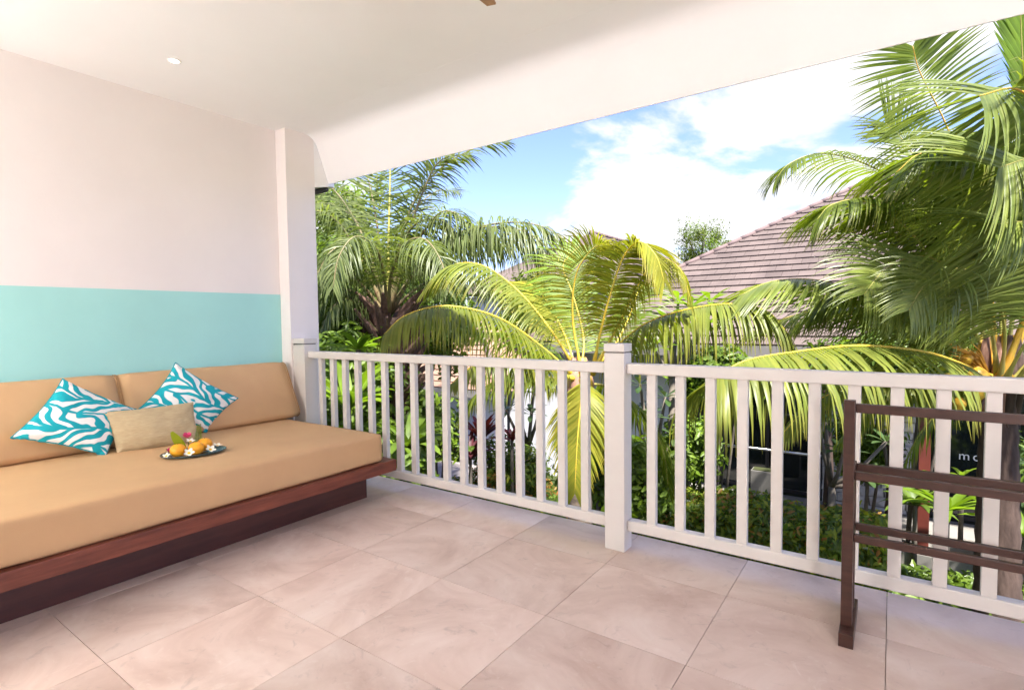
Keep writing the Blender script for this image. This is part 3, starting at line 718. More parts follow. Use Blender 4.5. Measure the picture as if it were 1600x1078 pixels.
# Building A: hipped roof house to the right
ang = math.atan(0.61); ca, sa = math.cos(ang), math.sin(ang)
A = empty('hipped_roof_house', (0, 11, GZ), 'low house with a large hipped brown tile roof and dark glass doors', 'house')
EX, EYY, EZZ = -6.8, 10.0, 0.75
RT = 6.6; RZ = EZZ + RT * 0.61
XR = 9.0
roofplane(A, (EX, EYY, EZZ), (1, 0, 0), (0, ca, sa), lambda v: v * ca, lambda v: (XR - EX) - v * ca, RT / ca, MT['tile'])
mb = MB()   # the other three slopes, seen edge on
e = [(EX, EYY, EZZ), (XR, EYY, EZZ), (XR, EYY + 2 * RT, EZZ), (EX, EYY + 2 * RT, EZZ)]
r1, r2 = (EX + RT, EYY + RT, RZ), (XR - RT, EYY + RT, RZ)
mb.add(e + [r1, r2], [(0, 4, 3), (3, 4, 5, 2), (1, 2, 5)]); place(mb, 'rear_slope', MT['tile'], A)
def ridgecaps(parent, a, b, m, step=0.38, r=0.062):
    a, b = Vector(a), Vector(b); n_ = int((b - a).length / step); d = (b - a) / n_; off = wloc(parent)
    for i in range(n_):
        mb = MB(); mb.tube([Vector((0, 0, 0)), d * 0.5, d * 1.02], [r, r * 0.96, r * 0.93], 8)
        mb.build('ridge_cap', m, parent, smooth=True, loc=a + d * i + Vector((0, 0, 0.03)) - off)
ridgecaps(A, e[0], r1, MT['ridge']); ridgecaps(A, r1, r2, MT['ridge'])
part('fascia', MT['fascia'], A, [(EX, XR, EYY - 0.03, EYY - 0.001, EZZ - 0.20, EZZ + 0.005)])
part('soffit', MT['fascia'], A, [(EX + 0.02, XR, EYY + 0.002, 11.0, EZZ - 0.18, EZZ - 0.15)])
part('wall', MT['white'], A, [(-6.0, -3.65, 11.0, 11.2, GZ, EZZ - 0.181), (-3.65, XR, 11.0, 11.2, -0.02, EZZ - 0.181), (5.2, XR, 11.0, 11.2, GZ, -0.02)])
part('side_wall', MT['white'], A, [(-6.0, -5.8, 11.2, 22, GZ, EZZ - 0.1)])
# dark glass front in panes
def window(parent, x0, x1, y, z0, z1, nx):
    f = part('window_frame', MT['frame'], parent, [(x0, x1, y - 0.05, y + 0.05, z0, z0 + 0.06), (x0, x1, y - 0.05, y + 0.05, z1 - 0.06, z1)]
             + [(x0 + (x1 - x0 - 0.06) * k / nx, x0 + (x1 - x0 - 0.06) * k / nx + 0.06, y - 0.048, y + 0.048, z0 + 0.061, z1 - 0.061) for k in range(nx + 1)])
    for k in range(nx):
        a = x0 + (x1 - x0 - 0.06) * k / nx + 0.061; b = x0 + (x1 - x0 - 0.06) * (k + 1) / nx - 0.001
        part('pane', MT['glass'], f, [(a, b, y - 0.008, y + 0.002, z0 + 0.061, z1 - 0.061)])
    return f
window(A, -3.64, -1.0, 11.05, GZ + 0.2, -0.03, 3)
window(A, 0.36, 5.15, 11.05, GZ + 0.2, -0.03, 4)
# rough stone pier between the windows: each stone a piece
pier = part('stone_pier', MT['terrace'], A, [(-0.98, 0.34, 10.95, 11.12, GZ, -0.02)])
z = GZ + 0.05; row = 0
while z < -0.05:
    h = random.uniform(0.11, 0.17); x = -0.98 + random.uniform(-0.1, 0)
    while x < 0.34:
        wd = random.uniform(0.16, 0.34); a, b = max(x, -0.98), min(x + wd, 0.34)
        if b - a > 0.04:
            d = random.uniform(0.02, 0.06)
            mb = MB(); q = [Vector((u + random.uniform(-.012, .012), 0, v + random.uniform(-.012, .012))) for u, v in ((a + .006, z + .006), (b - .006, z + .006), (b - .006, z + h - .006), (a + .006, z + h - .006))]
            fr = [Vector((p.x, 10.95 - d * random.uniform(0.6, 1.1), p.z)) for p in q]; bk = [Vector((p.x, 10.949, p.z)) for p in q]
            mid = sum(fr, Vector()) / 4; mid.y -= 0.02
            mb.add(fr + bk + [mid], [(0, 1, 8), (1, 2, 8), (2, 3, 8), (3, 0, 8), (0, 4, 5, 1), (1, 5, 6, 2), (2, 6, 7, 3), (3, 7, 4, 0)])
            place(mb, 'stone', MT['stone'], pier)
        x += wd
    z += h
# terrace in front, red post, handrail
ter = MB(); ter.box(-3.7, 6.0, 9.15, 10.94, GZ, GZ + 0.17)
tag(ter.build('terrace', MT['terrace']), kind='structure')
part('veranda_post', MT['redpost'], A, [(0.33, 0.46, 9.35, 9.48, GZ + 0.171, EZZ - 0.3)], bevel=0.005)
hr = empty('terrace_handrail', (-2.2, 9.3, GZ + 0.17), 'thin silver handrail across the dark glass front', 'railing')
mb = MB(); mb.tube([(-3.6, 9.3, -0.86), (-0.85, 9.3, -0.86)], 0.022, 8); place(mb, 'handrail', MT['metal'], hr, smooth=True)
for x in (-3.55, -0.9):
    mb = MB(); mb.tube([(x, 9.3, GZ + 0.171), (x, 9.3, -0.87)], 0.014, 8); place(mb, 'upright', MT['metal'], hr, smooth=True)
# lettering on the glass
def letters(txt, p, size, parent):
    cu = bpy.data.curves.new('letters', 'FONT'); cu.body = txt; cu.size = size; cu.extrude = 0.003; cu.space_character = 1.3
    o = bpy.data.objects.new('lettering', cu); COL.objects.link(o); bpy.context.view_layer.update()
    dg = bpy.context.evaluated_depsgraph_get(); me = bpy.data.meshes.new_from_object(o.evaluated_get(dg)); bpy.data.objects.remove(o)
    o = bpy.data.objects.new('lettering', me); COL.objects.link(o); me.materials.clear(); me.materials.append(MT['letter'])
    me.transform(Matrix.Rotation(math.pi / 2, 4, 'X')); o.location = Vector(p) - wloc(parent); o.parent = parent
    return o
lp = hit(1497, 717, 1, 11.038)
letters('mo', lp, 0.19, A)
# white planter on the terrace
pb = hit(1193, 748, 1, 9.6)
pt = empty('planter_box', (pb.x, 9.7, GZ + 0.17), 'white planter box on the terrace before the dark glass', 'planter')
part('box', MT['terrace'], pt, [(pb.x - 0.2, pb.x + 0.2, 9.6, 9.85, GZ + 0.171, -1.30)], bevel=0.01)
part('soil', MT['soil'], pt, [(pb.x - 0.18, pb.x + 0.18, 9.62, 9.83, -1.299, -1.29)])

# Building B: far ridge behind the middle palm
B = empty('far_ridged_house', (-13, 25, GZ), 'distant house with a brown tile roof behind the middle palm', 'house')
ang2 = math.atan(0.6); c2, s2 = math.cos(ang2), math.sin(ang2)
bx1, bz0, by0, by1, bt = -7.6, 2.5, 20.4, 37.0, 5.4
roofplane(B, (bx1, by0, bz0), (0, 1, 0), (-c2, 0, s2), lambda v: v * c2, lambda v: (by1 - by0) - v * c2, bt / c2, MT['tile'], nparts=0, tw=0.5, gauge=0.32)
e = [(bx1, by0, bz0), (bx1, by1, bz0), (bx1 - 2 * bt, by1, bz0), (bx1 - 2 * bt, by0, bz0)]
q1, q2 = (bx1 - bt, by0 + bt, bz0 + bt * .6), (bx1 - bt, by1 - bt, bz0 + bt * .6)
mb = MB(); mb.add(e + [q1, q2], [(0, 4, 3), (3, 4, 5, 2), (1, 2, 5)]); place(mb, 'rear_slope', MT['tile'], B)
ridgecaps(B, q1, q2, MT['ridge'], 0.6, 0.12); ridgecaps(B, e[1], q2, MT['ridge'], 0.6, 0.12); ridgecaps(B, e[0], q1, MT['ridge'], 0.6, 0.12)
part('wall', MT['white'], B, [(bx1 - 2 * bt + 0.8, bx1 - 0.8, by0 + 0.8, by1 - 0.8, GZ, bz0 - 0.1)])
part('fascia', MT['fascia'], B, [(bx1 + 0.001, bx1 + 0.04, by0, by1, bz0 - 0.2, bz0)])

# Building C: low white pavilion, left of the middle palm
Cc = empty('white_pavilion', (-10, 12, GZ), 'low white garden pavilion with a pale orange tile roof', 'pavilion')
cx0, cx1, cy0, cz0, ct = -14.0, -7.0, 9.5, -0.35, 2.9
c3 = math.cos(math.atan(0.55)); s3 = math.sin(math.atan(0.55))
roofplane(Cc, (cx0, cy0, cz0), (1, 0, 0), (0, c3, s3), lambda v: v * c3, lambda v: (cx1 - cx0) - v * c3, ct / c3, MT['tilec'], tw=0.26, gauge=0.24)
e = [(cx0, cy0, cz0), (cx1, cy0, cz0), (cx1, cy0 + 2 * ct, cz0), (cx0, cy0 + 2 * ct, cz0)]
q1, q2 = (cx0 + ct, cy0 + ct, cz0 + ct * .55), (cx1 - ct, cy0 + ct, cz0 + ct * .55)
mb = MB(); mb.add(e + [q1, q2], [(0, 4, 3), (3, 4, 5, 2), (1, 2, 5)]); place(mb, 'rear_slope', MT['tilec'], Cc)
ridgecaps(Cc, e[1], q2, MT['ridge'], 0.35, 0.07); ridgecaps(Cc, q1, q2, MT['ridge'], 0.35, 0.07); ridgecaps(Cc, e[0], q1, MT['ridge'], 0.35, 0.07)
part('fascia', MT['fascia'], Cc, [(cx0, cx1, cy0 - 0.03, cy0 - 0.001, cz0 - 0.16, cz0 + 0.005)])
part('wall', MT['white'], Cc, [(-8.1, -7.25, 9.95, 10.1, GZ, cz0 - 0.02), (-13.6, -8.1, 11.4, 11.55, GZ, cz0 - 0.02)])
part('recess_wall', MT['whiteshade'], Cc, [(-8.25, -8.1, 10.101, 11.39, GZ, cz0 - 0.02)])
part('corner_column', MT['whiteshade'], Cc, [(-8.28, -8.102, 9.93, 10.10, GZ, cz0 - 0.02)])
gw = MB(); gw.box(-7.24, -6.02, 10.2, 10.35, GZ, 0.2)
tag(gw.build('garden_wall', MT['white']), 'plain white garden wall joining pavilion and hipped house', 'wall')
# path of grey boards
pth = empty('garden_path', (-8, 8.6, GZ), kind='structure')
for k in range(12):
    mb = MB(); mb.box(-9.2 + k * 0.2, -9.2 + k * 0.2 + 0.18, 8.3, 9.8, GZ + 0.004, GZ + 0.05)
    place(mb, 'path_board', MT['deck'], pth)

# ------------------------------------------------------------------ foliage helpers
def leaflet(mb, p, d0, T, L, W, droop, wind, n=5, fold=0.25):
    """one narrow folded leaflet; bends towards gravity along its length"""
    pts = [p]; dirs = [d0]; cur = p.copy()
    G = (Vector((0, 0, -1)) + wind).normalized()
    for i in range(n):
        s_ = (i + 0.5) / n; gq = min(0.97, droop * (0.25 + s_ ** 1.1))
        d = (d0 * (1 - gq) + G * gq).normalized(); cur = cur + d * (L / n); pts.append(cur.copy()); dirs.append(d)
    vs = []; al = []
    for i, q in enumerate(pts):
        t = i / n; d = dirs[i]
        wv = T - T.dot(d) * d
        wv = wv.normalized() if wv.length > 1e-4 else d.orthogonal().normalized()
        nv = d.cross(wv)
        w_ = W * (min(1, t * 5 + 0.35)) * max(0.04, (1 - t ** 2.2)) * 0.5
        vs += [q - wv * w_ + nv * w_ * fold, q, q + wv * w_ + nv * w_ * fold]; al += [t + 0.001] * 3
    fs = []
    for i in range(n):
        b = i * 3; fs += [(b, b + 3, b + 4, b + 1), (b + 1, b + 4, b + 5, b + 2)]
    mb.add(vs, fs, al)

def frond(palm, pts, L=0.6, n=70, lm='yel', rib='ribY', droop=0.7, fwd=0.35, W=0.03, r0=0.016, lift=0.15, wind=(0, 0, 0),
          start=0.16, single=False, plume=0.0, tipL=0.35, sides=(-1, 1), jit=0.08, seed=0, nseg=5, baseL=0.55, side=None):
    rnd = random.Random(seed + int(abs(pts[0][0]) * 97 + abs(pts[-1][2]) * 53))
    N_ = 60; S = spline(pts, N_); wind = Vector(wind)
    mb = MB(); rr = [r0 * (1 - 0.86 * (i / N_) ** 0.8) * (1 + 1.3 * max(0, 1 - i / (N_ * 0.10))) for i in range(N_ + 1)]
    mb.tube(S[::2], rr[::2], 7); fo = place(mb, 'frond', MT[rib], palm, smooth=True)
    chord = S[-1] - S[0]
    S0 = chord.cross(Vector((0, 0, 1)))
    if S0.length < 0.25 * chord.length: S0 = chord.cross(CAM - S[N_ // 2]).cross(chord) if False else chord.cross(Vector((RM @ Vector((0, 0, 1)))))
    if side is not None: S0 = Vector(side)
    S0.normalize()
    joined = MB(); prevS = S0
    for i in range(n):
        t = start + (1 - start) * (i + 0.5) / n; k = t * N_; k0 = min(int(k), N_ - 1); p = S[k0].lerp(S[k0 + 1], k - k0)
        T = (S[min(k0 + 1, N_)] - S[max(k0 - 1, 0)]).normalized()
        sd_ = S0 - S0.dot(T) * T; sd_ = sd_.normalized() if sd_.length > 1e-3 else prevS; prevS = sd_
        U = sd_.cross(T)
        if U.z < 0 and abs(U.z) > 0.2: U = -U
        tt = (t - start) / (1 - start)
        prof = (baseL + (1 - baseL) * min(1, tt / 0.25)) if tt < 0.25 else 1 - (1 - tipL) * ((tt - 0.25) / 0.75) ** 1.6
        for sg in sides:
            f_ = fwd + 0.9 * tt ** 3 + rnd.uniform(-jit, jit)
            d0 = (sd_ * sg + T * f_ + U * (lift + rnd.uniform(-plume, plume) + rnd.uniform(-jit, jit))).normalized()
            Ll = L * prof * rnd.uniform(0.88, 1.08)
            tgt = MB() if single else joined
            base = p + Vector((0, 0, 0))
            leaflet(tgt, base, d0, T, Ll, W * rnd.uniform(0.8, 1.15) * (0.7 + 0.3 * prof), droop * rnd.uniform(0.85, 1.1), wind, nseg)
            if single: place(tgt, 'leaflet', LM[lm], fo, smooth=True)
    if not single: place(joined, 'leaflets', LM[lm], fo, smooth=True, kind='stuff')
    return fo
def P3(lst): return [at(*q) for q in lst]
def trunk(palm, base, top, r0, r1, m, rings=True, lean=(0, 0)):
    base, top = Vector(base), Vector(top); n_ = 30; pts = []; rad = []
    for i in range(n_ + 1):
        t = i / n_; p = base.lerp(top, t) + Vector((lean[0], lean[1], 0)) * math.sin(t * math.pi)
        pts.append(p); rad.append((r0 + (r1 - r0) * t) * (1 + (0.05 if i % 2 else -0.02)))
    mb = MB(); mb.tube(pts, rad, 14); return place(mb, 'trunk', m, palm, smooth=True)

# ------------------------------------------------------------------ middle yellow palm
CD = 5.6
cb = at(905, 592, CD)
P1 = empty('yellow_coconut_palm', (cb.x, cb.y, GZ), 'young coconut palm with yellow arching fronds rising behind the centre newel post', 'palm', 'coconut palms in the garden')
trunk(P1, (cb.x, cb.y, GZ), cb + Vector((0, 0, -0.1)), 0.15, 0.10, MT['trunkc'])
for k in range(9):   # sheaths round the crown base
    a = k * 2.4; d = Vector((math.cos(a), math.sin(a), 0)); mb = MB()
    mb.tube([cb + d * 0.07 + Vector((0, 0, -0.35)), cb + d * 0.10 + Vector((0, 0, -0.05)), cb + d * 0.06 + Vector((0, 0, 0.22))], [0.05, 0.06, 0.018], 8)
    place(mb, 'leaf_sheath', MT['sheath'] if k % 3 else MT['ribO'], P1, smooth=True)
Y = dict(lm='yel', rib='ribY')
frond(P1, P3([(900, 590, 5.6), (850, 545, 5.3), (780, 497, 5.0), (700, 478, 4.8), (635, 492, 4.7), (600, 522, 4.65)]), L=0.62, n=84, droop=0.84, fwd=0.05, W=0.026, lift=0.0, single=True, r0=0.017, lm='yel2', rib='ribY', start=0.10)
frond(P1, P3([(905, 585, 5.7), (860, 515, 5.8), (810, 455, 5.9), (755, 415, 6.0), (705, 415, 6.1), (668, 450, 6.1)]), L=0.70, n=100, droop=0.66, fwd=0.15, W=0.023, lift=0.0, start=0.18, seed=3, wind=(-0.3, -0.1, 0), lm='yel2')
frond(P1, P3([(925, 585, 5.3), (938, 520, 5.1), (955, 455, 5.0), (975, 400, 4.9), (1000, 378, 4.8), (1025, 400, 4.7), (1038, 440, 4.65)]), L=0.62, n=110, droop=0.40, fwd=0.35, W=0.022, lift=0.0, start=0.16, seed=5, **Y)
frond(P1, P3([(920, 588, 5.8), (960, 545, 5.6), (1010, 505, 5.4), (1080, 482, 5.2), (1150, 475, 5.0), (1200, 487, 4.95), (1232, 522, 4.9)]), L=0.80, n=100, droop=0.76, fwd=0.15, W=0.026, tipL=0.5, lift=0.0, single=True, seed=7, lm='yel2', start=0.12)
frond(P1, P3([(900, 580, 6.0), (885, 530, 6.3), (860, 480, 6.6), (830, 445, 6.9), (790, 440, 7.1)]), L=0.75, n=64, droop=0.4, fwd=0.5, W=0.028, seed=9, lm='yel')
frond(P1, P3([(905, 590, 6.0), (912, 530, 6.3), (895, 460, 6.6), (880, 415, 6.8), (905, 385, 6.9)]), L=0.8, n=60, droop=0.4, fwd=0.55, W=0.028, seed=10, lm='brt', rib='ribY')
frond(P1, P3([(915, 588, 5.6), (960, 540, 5.9), (985, 490, 6.2), (1000, 450, 6.5), (1020, 440, 6.8)]), L=0.6, n=56, droop=0.5, fwd=0.4, seed=11, lm='grn', rib='ribY')
frond(P1, P3([(910, 595, 5.2), (912, 600, 4.85), (908, 630, 4.7), (902, 690, 4.65), (898, 770, 4.65)]), L=0.5, n=60, droop=0.55, fwd=0.55, W=0.03, seed=13, lm='yel', lift=-0.05, start=0.2)
frond(P1, P3([(900, 600, 5.7), (860, 590, 5.8), (800, 585, 6.0), (750, 610, 6.1), (720, 650, 6.1)]), L=0.55, n=56, droop=0.8, fwd=0.2, seed=15, lm='grn', rib='ribG')
frond(P1, P3([(915, 600, 5.6), (950, 605, 5.7), (1000, 640, 5.8), (1035, 700, 5.8), (1045, 770, 5.8)]), L=0.55, n=56, droop=0.7, fwd=0.3, seed=16, lm='grn', rib='ribG')
frond(P1, P3([(905, 590, 5.5), (840, 540, 6.0), (800, 520, 6.5), (760, 520, 6.9)]), L=0.6, n=50, droop=0.6, fwd=0.3, seed=17, lm='brt', rib='ribG')

frond(P1, P3([(925, 585, 5.4), (965, 510, 5.3), (1000, 440, 5.2), (1030, 405, 5.1), (1062, 420, 5.0), (1080, 470, 4.95)]), L=0.5, n=80, droop=0.75, fwd=0.2, W=0.02, seed=18, lm='yel', rib='ribY')
frond(P1, P3([(910, 588, 5.5), (895, 500, 5.5), (900, 430, 5.4), (925, 390, 5.3), (950, 380, 5.2)]), L=0.55, n=80, droop=0.5, fwd=0.3, W=0.015, seed=19, lm='yel', rib='ribY')
frond(P1, P3([(895, 592, 5.5), (850, 575, 5.3), (800, 560, 5.1), (750, 565, 5.0), (705, 600, 4.9)]), L=0.5, n=70, droop=0.84, fwd=0.1, W=0.024, seed=20, lm='yel2', rib='ribY')
# ------------------------------------------------------------------ right coconut palm
rb_ = at(1560, 600, 5.0)
P2 = empty('tall_coconut_palm', (rb_.x, rb_.y, GZ), 'large coconut palm with orange nuts and heavy drooping fronds at the right', 'palm', 'coconut palms in the garden')
trunk(P2, (rb_.x + 0.05, rb_.y, GZ), rb_ + Vector((0, 0, 0.0)), 0.19, 0.13, MT['trunkd'])
for k in range(10):
    a = k * 2.4 + 0.4; d = Vector((math.cos(a), math.sin(a), 0)); mb = MB()
    mb.tube([rb_ + d * 0.10 + Vector((0, 0, -0.3)), rb_ + d * 0.13 + Vector((0, 0, 0.05)), rb_ + d * 0.12 + Vector((0, 0, 0.45))], [0.05, 0.065, 0.02], 8)
    place(mb, 'leaf_sheath', (MT['ribO'], MT['sheath'], MT['trunkd'])[k % 3], P2, smooth=True)
Gn = dict(lm='grn', rib='ribG')
RT_ = (0.819, 0.574, 0.0)
frond(P2, P3([(1563, 600, 4.7), (1592, 520, 4.6), (1635, 400, 4.4), (1655, 280, 4.2), (1640, 190, 4.0), (1590, 140, 3.9), (1530, 150, 3.8)]), L=1.25, n=110, droop=0.44, fwd=0.0, W=0.028, r0=0.030, rib='ribO', lm='pale', start=0.34, seed=21, wind=(-0.75, -0.45, 0), side=RT_, nseg=7, tipL=0.6)
frond(P2, P3([(1580, 610, 4.5), (1640, 520, 4.2), (1680, 400, 4.0), (1670, 300, 3.85), (1620, 250, 3.75), (1560, 262, 3.7)]), L=1.15, n=100, droop=0.44, fwd=0.0, W=0.025, rib='ribG', lm='pale', start=0.34, seed=41, wind=(-0.7, -0.4, 0), side=RT_, nseg=7, tipL=0.6)
frond(P2, P3([(1575, 600, 5.0), (1610, 480, 5.0), (1630, 360, 4.9), (1610, 260, 4.8), (1560, 215, 4.7), (1500, 230, 4.6)]), L=1.1, n=100, droop=0.5, fwd=0.05, W=0.028, rib='ribO', lm='grn', start=0.3, seed=42, wind=(-0.6, -0.3, 0), side=RT_, nseg=7, tipL=0.5)
frond(P2, P3([(1560, 590, 5.0), (1545, 430, 5.0), (1515, 300, 4.95), (1478, 195, 4.9), (1438, 115, 4.85), (1426, 72, 4.8)]), L=0.80, n=62, droop=0.20, fwd=0.02, W=0.028, rib='ribO', lm='grn', start=0.34, seed=22, side=RT_, lift=0, tipL=0.6)
frond(P2, P3([(1555, 590, 5.2), (1510, 440, 5.3), (1430, 310, 5.3), (1356, 258, 5.3), (1285, 240, 5.2), (1235, 255, 5.1), (1212, 280, 5.1)]), L=0.62, n=76, droop=0.55, fwd=0.45, W=0.024, start=0.26, seed=23, **Gn)
frond(P2, P3([(1555, 590, 5.5), (1510, 430, 5.6), (1460, 300, 5.7), (1415, 225, 5.8), (1383, 192, 5.8)]), L=0.80, n=56, droop=0.12, fwd=0.25, W=0.026, start=0.4, seed=24, lm='oill', rib='ribG', tipL=0.7, side=(0.6, 0.5, -0.5))
frond(P2, P3([(1555, 595, 5.1), (1500, 470, 5.0), (1420, 360, 4.9), (1350, 315, 4.85), (1300, 320, 4.8), (1275, 345, 4.8)]), L=0.80, n=90, droop=0.62, fwd=0.35, W=0.030, start=0.2, seed=25, wind=(-0.3, 0, 0), **Gn)
frond(P2, P3([(1560, 595, 5.3), (1535, 480, 5.4), (1480, 380, 5.5), (1410, 330, 5.5), (1350, 335, 5.5)]), L=0.95, n=90, droop=0.66, fwd=0.3, W=0.032, start=0.2, seed=26, wind=(-0.5, 0, 0), **Gn)
frond(P2, P3([(1565, 590, 4.9), (1570, 440, 4.8), (1550, 320, 4.7), (1500, 250, 4.6), (1440, 240, 4.5), (1400, 270, 4.5)]), L=0.95, n=96, droop=0.68, fwd=0.2, W=0.032, start=0.25, seed=27, wind=(-0.5, 0, 0), lm='grn', rib='ribO', nseg=6)
frond(P2, P3([(1565, 590, 5.2), (1560, 460, 5.2), (1530, 360, 5.2), (1470, 300, 5.1), (1400, 300, 5.0), (1350, 330, 5.0)]), L=0.95, n=90, droop=0.7, fwd=0.2, W=0.032, start=0.2, seed=43, wind=(-0.4, 0, 0), lm='grn', rib='ribG', nseg=6)
frond(P2, P3([(1568, 590, 5.3), (1585, 470, 5.4), (1570, 380, 5.4), (1520, 320, 5.4), (1460, 330, 5.4), (1420, 370, 5.4)]), L=0.9, n=80, droop=0.78, fwd=0.2, W=0.034, start=0.2, seed=44, wind=(-0.4, 0, 0), lm='dark', rib='ribG', nseg=6)
frond(P2, P3([(1570, 590, 5.4), (1590, 400, 5.3), (1600, 200, 5.2), (1596, 60, 5.1), (1590, -80, 5.0)]), L=0.55, n=56, droop=0.10, fwd=1.6, W=0.05, start=0.55, seed=28, lm='brt', rib='ribG', side=RT_)
frond(P2, P3([(1568, 600, 4.5), (1600, 540, 4.25), (1650, 470, 4.1), (1660, 400, 4.0), (1620, 350, 3.9), (1560, 350, 3.85)]), L=1.0, n=96, droop=0.46, fwd=0.05, W=0.023, start=0.3, seed=30, wind=(-0.75, -0.3, 0), lm='pale', rib='ribG', side=RT_, nseg=6, tipL=0.6)
frond(P2, P3([(1560, 595, 4.8), (1545, 500, 4.7), (1500, 430, 4.6), (1440, 400, 4.5), (1385, 420, 4.45), (1350, 460, 4.4)]), L=0.9, n=96, droop=0.52, fwd=0.15, W=0.023, start=0.18, seed=45, wind=(-0.5, -0.2, 0), lm='pale', rib='ribG', side=RT_, nseg=6)
frond(P2, P3([(1562, 598, 4.7), (1570, 520, 4.55), (1550, 450, 4.4), (1500, 420, 4.3), (1450, 440, 4.25), (1420, 485, 4.2)]), L=0.7, n=84, droop=0.54, fwd=0.15, W=0.022, start=0.2, seed=46, wind=(-0.5, -0.2, 0), lm='pale', rib='ribG', side=RT_, nseg=6)
frond(P2, P3([(1555, 598, 5.3), (1520, 530, 5.4), (1460, 470, 5.5), (1390, 440, 5.5), (1320, 450, 5.5), (1270, 490, 5.5)]), L=0.85, n=84, droop=0.76, fwd=0.2, W=0.030, start=0.18, seed=47, wind=(-0.3, 0, 0), lm='grn', rib='ribG', nseg=5)
frond(P2, P3([(1552, 596, 5.6), (1500, 540, 5.8), (1430, 500, 6.0), (1340, 480, 6.1), (1250, 490, 6.2), (1170, 520, 6.3)]), L=0.8, n=90, droop=0.72, fwd=0.15, W=0.028, start=0.18, seed=48, wind=(-0.3, 0, 0), lm='yel2', rib='ribY')
frond(P2, P3([(1552, 600, 5.2), (1490, 585, 5.2), (1420, 590, 5.2), (1340, 600, 5.2), (1270, 630, 5.2), (1220, 680, 5.2)]), L=0.6, n=80, droop=0.85, fwd=0.1, W=0.026, start=0.18, seed=49, lm='yel2', rib='ribY')
# the two pale fronds reaching left over the rail
frond(P2, P3([(1550, 592, 4.9), (1505, 570, 4.7), (1440, 549, 4.5), (1340, 540, 4.3), (1240, 550, 4.1), (1160, 565, 4.0), (1105, 600, 3.95)]), L=0.88, n=100, droop=0.84, fwd=0.0, W=0.036, tipL=0.7, lift=0.0, single=True, r0=0.019, seed=31, lm='yel2', rib='ribY', start=0.16)
frond(P2, P3([(1548, 592, 5.3), (1480, 535, 5.3), (1400, 487, 5.3), (1330, 452, 5.25), (1270, 437, 5.2), (1205, 440, 5.15), (1155, 462, 5.1)]), L=1.02, n=96, droop=0.52, fwd=0.30, W=0.030, tipL=0.55, lift=0.0, single=True, r0=0.017, seed=32, lm='pale', rib='ribG', start=0.14, wind=(-0.6, -0.2, 0))
frond(P2, P3([(1555, 600, 5.2), (1500, 600, 5.3), (1430, 610, 5.4), (1360, 640, 5.5), (1310, 690, 5.5)]), L=0.45, n=50, droop=0.85, fwd=0.2, seed=33, **Gn)
frond(P2, P3([(1560, 600, 5.4), (1530, 610, 5.6), (1480, 630, 5.8), (1430, 690, 5.9), (1405, 760, 5.9)]), L=0.5, n=46, droop=0.85, fwd=0.2, seed=34, **Gn)
frond(P2, P3([(1545, 590, 5.6), (1470, 500, 6.0), (1380, 460, 6.4), (1300, 470, 6.6), (1240, 510, 6.7)]), L=0.7, n=60, droop=0.8, fwd=0.25, seed=35, **Gn)
frond(P2, P3([(1575, 600, 4.8), (1620, 560, 4.7), (1680, 580, 4.6), (1720, 650, 4.5)]), L=0.5, n=40, droop=0.8, fwd=0.2, seed=36, **Gn)
# flower stalk and nuts
def nut(p, r, label):
    t_ = empty('coconut', p, label, 'coconut', 'orange coconuts on the right palm')
    bm = bmesh.new(); bmesh.ops.create_uvsphere(bm, u_segments=18, v_segments=12, radius=r)
    for v in bm.verts:
        a = math.atan2(v.co.y, v.co.x); v.co.x *= 1 + 0.05 * math.cos(3 * a); v.co.y *= 1 + 0.05 * math.cos(3 * a)
        v.co.z *= 1.22; v.co.x *= (1 - 0.18 * max(0, -v.co.z / r)); v.co.y *= (1 - 0.18 * max(0, -v.co.z / r))
    me = bpy.data.meshes.new('husk'); bm.to_mesh(me); bm.free(); me.materials.append(MT['coco']); me.polygons.foreach_set('use_smooth', [True] * len(me.polygons))
    o = bpy.data.objects.new('husk', me); COL.objects.link(o); o.parent = t_
    mb = MB(); mb.tube([(0, 0, r * 1.1), (0, 0, r * 1.3)], [r * 0.35, r * 0.2], 7); mb.build('nut_cap', MT['stalk'], t_)
for px, py, dp, r, lb in ((1527, 592, 4.72, 0.085, 'large orange coconut just above the rail, left of the palm heart'),
                          (1568, 597, 4.70, 0.080, 'orange coconut half hidden at the right of the palm heart'),
                          (1524, 612, 4.85, 0.085, 'yellow coconut just below the top rail'),
                          (1499, 631, 4.80, 0.050, 'small orange coconut hanging lowest below the rail'),
                          (1511, 561, 4.90, 0.045, 'small orange coconut up beside the flower stalk'),
                          (1502, 574, 4.95, 0.040, 'smallest orange coconut under the flower stalk')):
    nut(at(px, py, dp), r, lb)
fsk = MB()
for k in range(34):
    a = at(1548, 590, 4.95); b = at(1492 + random.uniform(-14, 26), 552 + random.uniform(-18, 24), 4.9 + random.uniform(-0.12, 0.12))
    fsk.tube([a, a.lerp(b, 0.55) + Vector((0, 0, 0.06)), b], [0.010, 0.007, 0.003], 5)
place(fsk, 'flower_stalk', MT['stalk'], P2, smooth=True)
for k in range(6):
    a = at(1546, 596, 4.8); mb = MB(); b = at(1515 + k * 12, 640 + (k % 3) * 14, 4.8); mb.tube([a, b], [0.016, 0.006], 6); place(mb, 'old_stalk', MT['boot'], P2, smooth=True)

